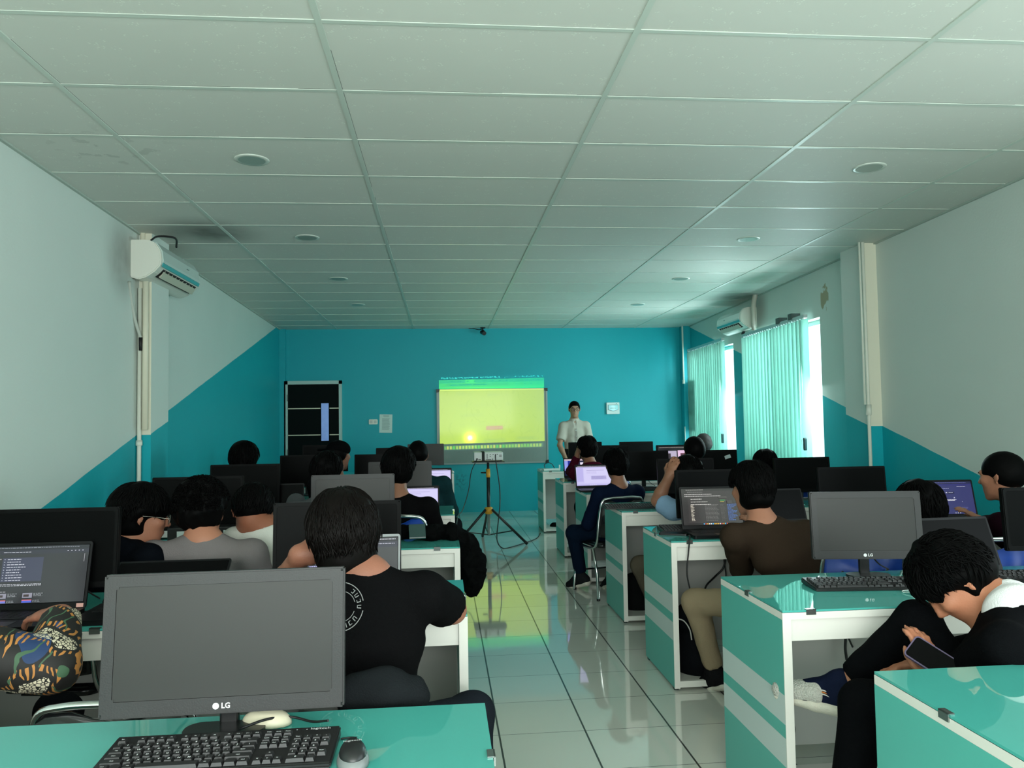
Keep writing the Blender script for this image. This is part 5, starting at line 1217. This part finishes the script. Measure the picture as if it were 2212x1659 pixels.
    b.cap(nb_+TU*.05, c, .064*s, .064*s, .012, op=-1)   # neck opening
    if hood:
        b.cap(nb_-TF*.075+TU*.01-TR*.06, nb_-TF*.075+TU*.01+TR*.06, .045*s, .045*s, .03); b.cap(nb_-TF*.06-TU*.05, nb_-TF*.075, .06*s, .04*s, .04, wide=TR, ws=1.5)
    if collar and eyes: b.cap(nb_+TF*.095+TU*.05, nb_+TF*.105-TU*.08, .050, .006, .004, op=-1)
    if extra_shirt: extra_shirt(b, locals())
    b.mesh('shirt' if not hood else 'hoodie', res, shirtM or cloth(sname, shirt), t, off, noise=folds(22, sfold, len(label)))
    if collar:
        cu_ = unit(nk-nb_); b = Blob(); b.cap(nb_+cu_*.024*s, nb_-cu_*.012, (.066+e)*s, (.082+e)*s, .01); b.cap(nb_+cu_*.10, nb_-cu_*.06, .0585*s, .064*s, .006, op=-1); b.cap(nb_+TF*.11+cu_*.07, nb_+TF*.07-cu_*.05, .034, .012, .006, op=-1)
        b.mesh('collar', .006, cloth(*collar), t, off, smooth=2)
    # ---- trousers, shoes
    b = Blob(); b.cap(hip[-1], hip[1], .108*s*bulk, .108*s*bulk, .03)
    for q in (-1, 1):
        kn, an, to = G[q]; en = an-(an-kn)*(.13 if bucket else .08)
        b.cap(hip[q], kn, .088*s, .066*s, .04); b.cap(kn, en, .066*s, .050*s, .03, cut=(en, an-kn))
    b.mesh('trousers', max(res, .010), cloth(pname, pants), t, off, noise=folds(26, .004, 3+len(label)))
    for q in (-1, 1):
        kn, an, to = G[q]
        if footres:
            fd = unit(to-an-np.array([0, 0, 0])); dn = unit(an-kn); dn = unit(dn-fd*(dn@fd)); ln = toelen*s; sd = np.cross(fd, dn)
            hl = an+dn*.045*s-fd*.035*s; b = Blob()
            b.cap(hl, hl+fd*ln*.5, .038*s, .040*s, .02); b.cap(hl+fd*ln*.5, hl+fd*ln*.86+dn*.008, .038*s, .030*s, .02, wide=sd, ws=1.25); b.cap(an+dn*.02, an-dn*.012, .046*s, .044*s, .03); b.cap(an+dn*.0+fd*.03, hl+fd*ln*.6, .036, .03, .03)
            c1 = hl+dn*.030; b.cap(c1+dn*.5-fd*.3, c1+dn*.5+fd*.6, .482, .482, .003, op=-1) if False else None
            sh_ = b.mesh('shoe', .007, [cloth('shoe_'+shoes[1], shoes[0], .6)], t, off)
            b = Blob(); b.cap(hl+dn*.030*s-fd*.006, hl+dn*.030*s+fd*ln*.45, .026*s, .023*s, .01, wide=sd, ws=1.7); b.cap(hl+dn*.030*s+fd*ln*.45, hl+dn*.030*s+fd*ln*.92, .023*s, .016*s, .01, wide=sd, ws=2.0)
            b.mesh('sole', .007, cloth('sole_white', (205, 200, 186), .6), sh_, (0, 0, 0) if False else off)
            if bucket and q == -1:
                b = Blob(); b.cap(hl+fd*ln*.42-dn*.006, hl+fd*ln*.88+dn*.006, .0435*s, .0360*s, .02, wide=sd, ws=1.30); b.mesh('toe_panel', .006, cloth('knit_white', (196, 194, 186), .8, 1.0, 160, .25), sh_, off)
                for j_ in range(3):
                    o2 = np.array(off); side_ = sd*(1 if (sd @ np.array([0, -1, 0])) > 0 else -1); bm = B()
                    tube(bm, spline([Vector(tuple(hl+fd*ln*(.50-.02*j_)+dn*(.018-.006*j_)+side_*.0415-o2)), Vector(tuple(hl+fd*ln*(.34)-dn*(.008+.006*j_)+side_*.042-o2)), Vector(tuple(hl+fd*ln*.12+dn*(.004-.006*j_)+side_*.041-o2)), Vector(tuple(hl-fd*ln*.04+dn*(.012-.006*j_)+side_*.034-o2))], 5), .0026, 5)
                    obj('stripe', bm, mat('stripe_orange', (200, 116, 50), .6) if j_ == 1 else mat('stripe_pale', (200, 196, 190), .6), sh_)
    # ---- hair
    h = hair_shell(c, f, r, u, s*hs, hair)
    nz = {'curly': wav(95, .0065, 3, 7), 'wavy': wav(55, .0035, 4), 'short': wav(120, .0010, 5), 'spiky': wav(75, .0045, 6), 'bob': wav(45, .002, 7), 'mop': wav(70, .004, 8)}[hair]
    ho = h.mesh('hair', min(res, .009), hairm or hairM, t, off, noise=nz)
    nst = nst or (0 if hair == 'short' else 350)
    if nst: strands('hair_locks', c, f, r, u, hairm or hairM, ho, off, nst, {'curly': 'curly', 'spiky': 'spiky'}.get(hair, 'wavy'), len(label), s*hs, R={'curly': (.100, .118, .112), 'spiky': (.088, .106, .100), 'wavy': (.095, .112, .107), 'mop': (.099, .117, .112), 'bob': (.102, .118, .114), 'short': (.084, .101, .096)}[hair])
    if eyes: eyes_and_brows(t, c, f, r, u, s, off, glasses)
    return t, dict(c=c, f=f, r=r, u=u, nb=nb_, sh=sh, off=off, TF=TF, TR=TR, pelvis=pelvis, spine=spine, A=A, ch=ch)
def hc(px, py, Y): return tuple(at(px, py, Y))
# --- teacher
p0 = hc(1241, 887, 11.2)
tT, JT = person('teacher standing by the whiteboard in a pale short-sleeved shirt and glasses', (p0[0], 11.2, 1.592), face=176, pitch=3, tface=178, pelvis=(p0[0]+.005, 11.2, .93), stand=True,
    R=dict(el=hc(1209, 962, 11.12), wr=hc(1224, 995, 11.05), d=(.5, 0, -.8), n=(0, -1, 0)), L=dict(el=hc(1276, 962, 11.12), wr=hc(1256, 995, 11.05), d=(-.5, 0, -.8), n=(0, -1, 0)),
    shirt=(176, 170, 158), sname='beige_pinstripe', pants=(30, 34, 36), pname='charcoal', hair='short', sk=(158, 122, 98), skn='light_brown', res=.009, collar=('collar_beige', (182, 176, 164)), eyes=True, glasses=('black', (14, 14, 14), 0, .0022), shw=.168, nst=0)
# helper for seated rows: head centre from the photo at a given depth
def sit(label, px, py, Y, **k):
    p = hc(px, py, Y); return person(label, p, **k)
# ---- left block
tP5, JP5 = sit('person in a black T-shirt with a round white print, seen from behind, chin on hand', 742, 1160, 2.30, nbase=hc(782, 1248, 2.24), face=10, pitch=14, roll=-4, tface=4, pelvis=(-.28, 2.22, .53), hair='wavy', hs=1.06, nst=2600, hairm=hairB, res=.0075, bulk=1.12, shw=.180, armth=1.1,
    R=dict(el=hc(978, 1318, 2.44), wr=hc(905, 1290, 2.76), d=(-.8, .5, .05)), L=dict(el=hc(612, 1272, 2.46), wr=hc(650, 1198, 2.32), d=(.9, .1, .15), n=(-.2, -.9, .3), curl=.9), shirt=(14, 14, 15), sname='black_tee', pants=(30, 34, 40), pname='dark_navy',
    legs={1: [(.085, 2.50, .51), (.10, 2.47, .09), None]}, sk=(150, 98, 78), skn='warm_tan', sfold=.004)
sit('person in round metal glasses and a black hoodie turned to the right, left block', 306, 1116, 3.42, nbase=hc(266, 1180, 3.38), face=-66, pitch=12, tface=-30, hair='mop', hs=1.04, nst=900, res=.0085, shirt=(10, 13, 18), sname='black_hoodie', sleeve='long', eyes=True, glasses=('silver', (200, 196, 180), .8, .0013), sk=(165, 112, 88), skn='brown_light', hood=True, pelvis=(-1.56, 3.42, .53), L=dict(el=(-1.62, 3.7, .8), wr=(-1.45, 3.98, .84)))
sit('curly-haired person in a grey shirt seen from behind, left block', 437, 1106, 3.40, nbase=hc(440, 1172, 3.34), face=-6, pitch=16, roll=-3, tface=-2, hair='curly', nst=2400, res=.0085, shirt=(112, 106, 106), sname='grey_shirt', sleeve='long', sk=(160, 108, 88), skn='brown_light', pelvis=(-1.03, 3.35, .53), shw=.20, bulk=1.05)
sit('person in a white shirt bowing the head, left block', 545, 1108, 3.62, nbase=hc(578, 1148, 3.56), face=20, pitch=40, roll=8, tface=-20, hair='short', hs=1.05, nst=1200, res=.009, shirt=(205, 206, 198), sname='white_shirt', sk=(140, 88, 66), skn='deep_tan', pelvis=(-.56, 3.40, .53), sleeve='long')
sit('person near the left wall with only the rounded dark hair showing above a monitor', 528, 994, 6.42, face=0, pitch=8, hair='bob', hs=1.12, res=.012, pelvis=(-1.42, 6.30, .53))
sit('person with a grey top whose dark hair rises above the grey-faced monitor', 706, 1022, 5.02, face=-5, pitch=10, hair='mop', res=.012, shirt=(88, 90, 92), sname='mid_grey', sleeve='long', pelvis=(-.82, 4.92, .53), L=dict(el=hc(640, 1085, 5.1), wr=(-1.0, 5.5, .83)))
tcap, J = sit('person wearing a black cap turned to the left, fifth left row', 732, 984, 6.40, face=-28, pitch=4, hair='short', res=.012, pelvis=(-.88, 6.30, .53), sk=(150, 105, 84), skn='tan')
bm = B(); c_, f_, r_, u_ = J['c'], -J['r']*.8-J['f']*.3, J['r'], J['u']; o_ = np.array(J['off'])
b = Blob(); b.ell(c_+u_*.05-J['f']*.01, (.094, .108, .075), (J['r'], J['f'], J['u']), .02); fw_ = unit(np.array([-1, .15, 0])); b.cap(c_+fw_*.07+u_*.052, c_+fw_*.17+u_*.048, .012, .010, .01, wide=unit(np.cross(fw_, u_)), ws=5); b.ell(c_-u_*.03, (.1, .115, .065), (J['r'], J['f'], J['u']), .01, -1)
b.mesh('cap', .009, cloth('cap_black', (8, 9, 10)), tcap, J['off'])
sit('person in a black jacket on a blue chair, fourth left row', 862, 1014, 5.05, face=-10, pitch=8, tface=-12, hair='mop', hs=1.08, nst=500, res=.010, shirt=(12, 12, 13), sname='black_jacket', sleeve='long', pelvis=(-.27, 4.98, .53), shw=.20, bulk=1.08)
sit('person in a dark green checked shirt at the aisle, fifth left row', 903, 984, 6.55, face=0, pitch=8, tface=-8, hair='short', res=.012, shirt=(22, 48, 52), sname='green_check', sleeve='long', pelvis=(-.10, 6.45, .53), shw=.20, shirtM=cloth('green_check', (22, 50, 54), var=.5))
# ---- right block
sit('person in a maroon hoodie with a hand at the head, sixth right row', 1268, 970, 7.75, face=12, pitch=8, tface=5, hair='mop', res=.011, shirt=(70, 16, 34), sname='maroon_hoodie', sleeve='long', hood=True, pelvis=(1.62, 7.68, .53), L=dict(el=hc(1234, 1018, 7.9), wr=hc(1247, 985, 7.85), d=(.1, 0, 1), n=(-1, 0, 0), curl=.3))
sit('person in a navy top sitting sideways on a chair in the aisle', 1330, 1004, 6.35, face=10, pitch=8, tface=22, hair='mop', hs=1.02, nst=900, res=.009, shirt=(12, 22, 42), sname='navy_top', sleeve='long', pants=(12, 24, 40), pname='navy_jeans', R=dict(wr=(1.60, 6.62, .66)), L=dict(wr=(1.40, 6.60, .66)), pelvis=(1.42, 6.36, .52), legs={-1: [hc(1240, 1152, 6.50), (1.16, 6.55, .115), (1.04, 6.68, .06)], 1: [(1.52, 6.66, .52), (1.42, 6.52, .09), None]}, shoes=((30, 32, 34), 'sneaker'), shw=.19)
sit('person in a pale blue shirt with a hand at the head, fourth right row', 1484, 1030, 5.06, face=4, pitch=14, tface=10, hair='mop', hs=1.04, res=.009, shirt=(128, 158, 186), sname='pale_blue', pelvis=(1.99, 4.98, .53), L=dict(el=hc(1420, 1082, 5.05), wr=hc(1445, 1030, 5.0), d=(.35, 0, .9), n=(-.6, -.6, .2), curl=.7), sk=(150, 100, 80), skn='tan', pants=(92, 84, 72), pname='taupe', legs={-1: [hc(1383, 1222, 5.42), (1.50, 5.42, .09), None]}, shw=.20, bulk=1.05, armth=1.1)
sit('person with short black hair above the thin-framed monitor, fifth right row', 1499, 976, 6.45, face=0, pitch=6, hair='short', hs=1.06, res=.012, pelvis=(2.32, 6.36, .53))
sit('person with greyish hair behind the short-haired person, below the farther window', 1519, 962, 7.80, face=0, pitch=4, hair='short', res=.012, pelvis=(2.78, 7.70, .53), hairm=mat('hair_dusty', (44, 42, 40), .7))
sit('person below the nearer window, only the back of the dark hair showing', 1652, 1004, 6.35, face=4, pitch=6, hair='wavy', res=.012, pelvis=(2.82, 6.25, .53))
sit('person in a brown long-sleeved top on a blue chair, third right row', 1622, 1056, 3.72, face=14, pitch=14, roll=4, tface=10, hair='wavy', hs=1.04, nst=2000, res=.008, shirt=(50, 40, 32), sname='brown_top', sleeve='long', pants=(140, 124, 100), pname='khaki', sk=(168, 112, 88), skn='brown_light', pelvis=(1.82, 3.62, .53), shw=.20, bulk=1.05, legs={-1: [hc(1502, 1300, 4.0), (1.42, 4.02, .10), None]}, L=dict(el=hc(1602, 1228, 3.84), wr=hc(1640, 1150, 4.10)))
sit('person in dark maroon by the right wall turned towards the navy laptop screen', 2163, 1030, 3.80, face=28, pitch=8, tface=24, hair='short', hs=1.05, nst=0, res=.0085, shirt=(26, 10, 18), sname='dark_maroon', sleeve='long', collar=('collar_maroon', (30, 12, 20)), sk=(158, 110, 86), skn='brown_light', pelvis=(3.02, 3.52, .53), L=dict(el=hc(2105, 1140, 3.95), wr=hc(2052, 1133, 4.25), d=(-.6, .7, .1)), shw=.21, bulk=1.08, eyes=True)
sit('person with dark hair half hidden by the grey-faced monitor, third right row', 1985, 1103, 3.62, face=0, pitch=14, hair='mop', hs=1.08, nst=500, res=.010, shirt=(96, 118, 130), sname='blue_grey', pelvis=(2.44, 3.52, .53))
# boy in the foreground on the right
tb_, JB = sit('person in a black top bowed over a phone, ankle resting on the knee', 2062, 1255, 2.24, nbase=hc(2190, 1318, 2.12), face=72, pitch=58, roll=6, tface=50, hair='spiky', hs=1.10, nst=3000, res=.0075, shirt=(13, 14, 16), sname='black_top', pants=(10, 11, 13), pname='black_trousers', sleeve='long', collar=('collar_pure_white', (226, 226, 226)), sk=(178, 118, 90), skn='light_tan', pelvis=(1.56, 2.12, .52), shw=.20, bulk=1.08,
    legs={-1: [hc(1985, 1345, 2.36), hc(1822, 1482, 2.48), hc(1704, 1458, 2.62)], 1: [hc(1868, 1520, 2.24), (1.16, 2.26, .10), None]},
    L=dict(el=hc(2100, 1445, 2.14), wr=hc(2018, 1462, 2.20), d=(-.15, .2, .9), n=(.3, -.9, .0), curl=.55), R=dict(el=(1.80, 2.28, .74), wr=(1.50, 2.36, .66)), shoes=((20, 26, 46), 'knit'), bucket=True, toelen=.27)
# batik sleeve
bat = bpy.data.materials.new('batik'); bat.use_nodes = True; nb = NB(bat); b_ = nb.N['Principled BSDF']; v, x, y, z = nb.xyz()
vo = nb.n('ShaderNodeTexVoronoi', feature='DISTANCE_TO_EDGE'); vo.inputs['Scale'].default_value = 105; nb.L.new(v, vo.inputs['Vector'])
cells = nb.M('GREATER_THAN', vo.outputs['Distance'], .10)
zone = nb.noise(v, 9, 1); wz = nb.M('GREATER_THAN', zone, .57)
wv = nb.n('ShaderNodeTexWave'); wv.inputs['Scale'].default_value = 24; wv.inputs['Distortion'].default_value = 6; wv.inputs['Detail'].default_value = 1; nb.L.new(v, wv.inputs['Vector'])
lf = nb.M('MULTIPLY', nb.M('GREATER_THAN', wv.outputs['Fac'], .62), nb.band(zone, .46, .53))
col = nb.mix(nb.band(nb.noise(v, 6.3, 1), .60, .9), lin((20, 18, 16))+(1,), lin((26, 52, 92))+(1,))
col = nb.mix(lf, col, lin((176, 118, 56))+(1,)); col = nb.mix(nb.M('MULTIPLY', wz, cells), col, lin((206, 196, 170))+(1,))
cur = nb.n('ShaderNodeTexWave'); cur.inputs['Scale'].default_value = 7; cur.inputs['Distortion'].default_value = 14; nb.L.new(v, cur.inputs['Vector'])
col = nb.mix(nb.M('MULTIPLY', nb.M('GREATER_THAN', cur.outputs['Fac'], .965), nb.M('LESS_THAN', zone, .5)), col, lin((60, 92, 66))+(1,))
nb.L.new(col, b_.inputs['Base Color']); b_.inputs['Roughness'].default_value = .7
sit('person in a batik shirt cut by the left edge, one hand on the laptop', -175, 1215, 2.34, slv=1.35, face=-14, pitch=10, tface=-10, hair='wavy', res=.0075, shirtM=bat, sleeve='long', pelvis=(-1.78, 2.20, .53), R=dict(el=hc(108, 1440, 2.30), wr=(-1.150, 2.455, .880), d=(-.88, .38, -.03), n=(0, -.2, 1), curl=.62), sk=(150, 96, 72), skn='warm_tan', shw=.21, bulk=1.1, armth=1.2, sfold=.006, pants=(16, 18, 22), pname='ink')
# ================================================================ CHAIRS OF THE PEOPLE
for lab, x_, y_, rz, kd in (
    ('black chair of the person in the black T-shirt', -.28, 2.20, 4, 'black'), ('black chair of the person in glasses, left block', -1.52, 3.38, -8, 'black'), ('chair of the curly-haired person in grey', -1.02, 3.30, 0, 'black'), ('chair of the person in white, left block', -.52, 3.36, 0, 'black'),
    ('blue chair of the person in the black jacket, fourth left row', -.27, 4.96, -6, 'blue'), ('chair of the person near the left wall, fifth left row', -1.42, 6.28, 0, 'blue'), ('chair of the person in grey, fourth left row', -.83, 4.90, 0, 'blue'), ('chair of the person in the cap', -.80, 6.28, 0, 'blue'), ('chair of the person in the checked shirt', -.30, 6.40, 0, 'blue'),
    ('chair of the person in the maroon hoodie', 1.62, 7.64, 0, 'blue'), ('chrome and black chair in the aisle under the person in navy', 1.38, 6.38, 14, 'black'), ('chair of the person in pale blue', 1.99, 4.96, 6, 'blue'), ('chair of the short-haired person, fifth right row', 2.32, 6.34, 0, 'blue'), ('chair of the grey-haired person, sixth right row', 2.78, 7.68, 0, 'blue'), ('chair below the nearer window, fifth right row', 2.83, 6.24, 0, 'blue'),
    ('bright blue chair behind the brown top, third right row', 1.87, 3.60, 4, 'blue'), ('chair of the person in dark maroon by the wall', 3.02, 3.50, 14, 'blue'), ('chair of the person half hidden by the grey-faced monitor', 2.44, 3.50, 0, 'blue'), ('chair of the person bowed over a phone', 1.56, 2.20, 50, 'black'), ('chrome-topped black chair in the bottom left corner', -.815, 2.26, 0, 'black')):
    o_ = chair(lab, x_, y_, rz, kd)
    if 'bottom left' in lab: o_.scale = (1, 1, .87)
    if lab == 'black chair of the person in the black T-shirt': o_.scale = (1, 1, .92)
# ================================================================ BAGS AND CLOTHES
def soft(name, label, cat, pts, mt, res=.010, nz=.006, f=20, k=.05, extra=None, wide=None):
    c0 = V3(pts[0][0]); t = thing(name, label, cat, (c0[0], c0[1], 0)); b = Blob()
    for i in range(len(pts)-1): b.cap(pts[i][0], pts[i+1][0], pts[i][1], pts[i+1][1], k, wide=wide, ws=(1.6 if wide is not None else 1))
    if len(pts) == 1: b.cap(pts[0][0], pts[0][0], pts[0][1], pts[0][1])
    if extra: extra(b)
    o = b.mesh('cloth' if cat in ('jacket', 'clothes') else 'shell', res, mt, t, (c0[0], c0[1], 0), noise=folds(f, nz, len(label))); return t, o, c0
blackc = cloth('coat_black', (9, 10, 10)); 
soft('jacket', 'black jacket spread over the third left desk and hanging down its aisle end', 'jacket', [(hc(872, 1150, 4.36), .035), (hc(930, 1152, 4.36), .038), (hc(976, 1152, 4.38), .042), (hc(1008, 1176, 4.40), .050), (hc(1021, 1215, 4.40), .062), (hc(1020, 1252, 4.38), .056), (hc(1016, 1280, 4.36), .030)], blackc, .007, .014, 34, .05, wide=(0, 1, 0))
soft('folded_clothes', 'dark grey clothes hung over the chair back of the person in the black T-shirt', 'clothes', [(hc(765, 1490, 1.94), .042), (hc(835, 1495, 1.93), .048), (hc(888, 1500, 1.94), .036)], cloth('slate', (28, 31, 33)), .008, .013, 22, .05, extra=lambda b: (b.cap(hc(780, 1540, 1.95), hc(880, 1540, 1.95), .05, .035, .05), b.cap(hc(900, 1476, 1.95), hc(908, 1500, 1.95), .018, .016, .02)))
soft('backpack', 'black backpack with a white piping under the third right desk', 'backpack', [(hc(1500, 1370, 4.28), .10), (hc(1505, 1420, 4.28), .115), (hc(1512, 1452, 4.28), .10)], cloth('bag_black', (18, 20, 23), .6), .010, .006, 16, .06, extra=lambda b: (b.cap(hc(1478, 1318, 4.20), hc(1478, 1345, 4.22), .035, .045, .04),))
cable('white piping on the black backpack', [hc(1463, 1336, 4.12), hc(1478, 1342, 4.12), hc(1490, 1360, 4.12), hc(1494, 1382, 4.13)], .0035, mat('piping_white', (200, 200, 192), .6), name='backpack_strap')
soft('backpack', 'dark backpack standing under the fourth right desk', 'backpack', [(hc(1372, 1262, 5.75), .09), (hc(1376, 1300, 5.75), .12), (hc(1380, 1318, 5.75), .10)], cloth('bag_dark', (24, 26, 26), .7), .012, .006, 16, .06)
soft('bag', 'small black bag on the bottom board of the farthest right desk', 'bag', [(hc(1197, 1138, 10.2), .06), (hc(1203, 1140, 10.2), .075)], cloth('bag_small', (12, 14, 14), .7), .014, .004, 16, .06)
soft('bag', 'dark round bag by the chrome-topped chair, bottom left', 'bag', [(hc(118, 1535, 2.52), .06), (hc(135, 1540, 2.52), .06)], cloth('bag_ink', (10, 12, 14), .7), .010, .004, 16, .06)
# small phone held by the bowed person
hp = at(2012, 1424, 2.16); t = thing('smartphone', 'lilac smartphone held by the bowed person in black', 'phone', tuple(hp), math.radians(20)); t.rotation_euler = (math.radians(35), math.radians(-40), math.radians(15))
bm = B(); poly_prism(bm, rrect(0, 0, .075, .13, .012), 0, .009, 'z'); obj('case', bm, mat('phone_lilac', (92, 80, 110), .35), t)
bm = B(); poly_prism(bm, rrect(0, 0, .067, .122, .009), .0092, .0098, 'z'); obj('screen', bm, scrOff, t)

# round print on the back of the black T-shirt
from mathutils.bvhtree import BVHTree
index_children()
sh_ = [o for o in bpy.data.objects if o.parent == tP5 and o.name.startswith('shirt')][0]
bv = BVHTree.FromPolygons([v_.co.copy() for v_ in sh_.data.vertices], [tuple(p_.vertices) for p_ in sh_.data.polygons])
cpt = at(733, 1318, 2.1)-tP5.location; bm = B()
def arc(r0, r1, a0, a1):
    n = max(3, int((a1-a0)/6)); A_ = []
    for k in range(n+1):
        a = math.radians(a0+(a1-a0)*k/n); A_.append([bm.verts.new((cpt.x+rr*math.cos(a), cpt.y, cpt.z+rr*math.sin(a))) for rr in (r0, r1)])
    for k in range(n): bm.faces.new([A_[k][0], A_[k+1][0], A_[k+1][1], A_[k][1]])
for a0, a1 in ((-88, -12), (12, 100), (110, 250)): arc(.058, .060, a0, a1)
for a0, a1 in ((-70, -20), (15, 85), (120, 230)): arc(.036, .0375, a0, a1)
for k, a in enumerate(range(-80, 280, 18)):
    if k % 5 == 3: continue
    arc(.042, .053, a, a+2.5); arc(.042, .0435, a, a+9); 
    if k % 2: arc(.051, .0525, a, a+9)
    else: arc(.042, .053, a+8, a+10)
for v_ in bm.verts:
    h_ = bv.ray_cast(Vector((v_.co.x, v_.co.y-.6, v_.co.z)), Vector((0, 1, 0)))
    if h_[0] is not None: v_.co.y = h_[0].y-.0015
obj('chest_print', bm, mat('print_white', (150, 150, 150), .8), tP5, label='round white printed emblem').name = 'back_print'

# shirt front of the teacher: placket and buttons
sh_ = [o for o in bpy.data.objects if o.parent == tT and o.name.startswith('shirt')][0]
bv = BVHTree.FromPolygons([v_.co.copy() for v_ in sh_.data.vertices], [tuple(p_.vertices) for p_ in sh_.data.polygons])
x0_ = JT['nb'][0]-JT['off'][0]; z0_ = JT['nb'][2]
def front(x_, z_):
    h_ = bv.ray_cast(Vector((x_, -1, z_)), Vector((0, 1, 0))); return h_[0].y if h_[0] is not None else 0
bm = B(); cols_ = []
for k in range(12): z_ = z0_-.10-k*.035; cols_.append([bm.verts.new((x0_+dx, front(x0_+dx, z_)-.003, z_)) for dx in (-.017, .017)])
for k in range(11): bm.faces.new([cols_[k][0], cols_[k][1], cols_[k+1][1], cols_[k+1][0]])
bmesh.ops.solidify(bm, geom=list(bm.faces), thickness=.002)
obj('placket', bm, cloth('beige_light', (190, 185, 174)), tT)
for k in range(5):
    z_ = z0_-.12-k*.085; bm = B(); lathe(bm, [(.006, 0), (.006, .002)], 10); obj('button', bm, MATS['white_gloss'], tT, loc=(x0_, front(x0_, z_)-.005, z_), rot=(PI/2, 0, 0))
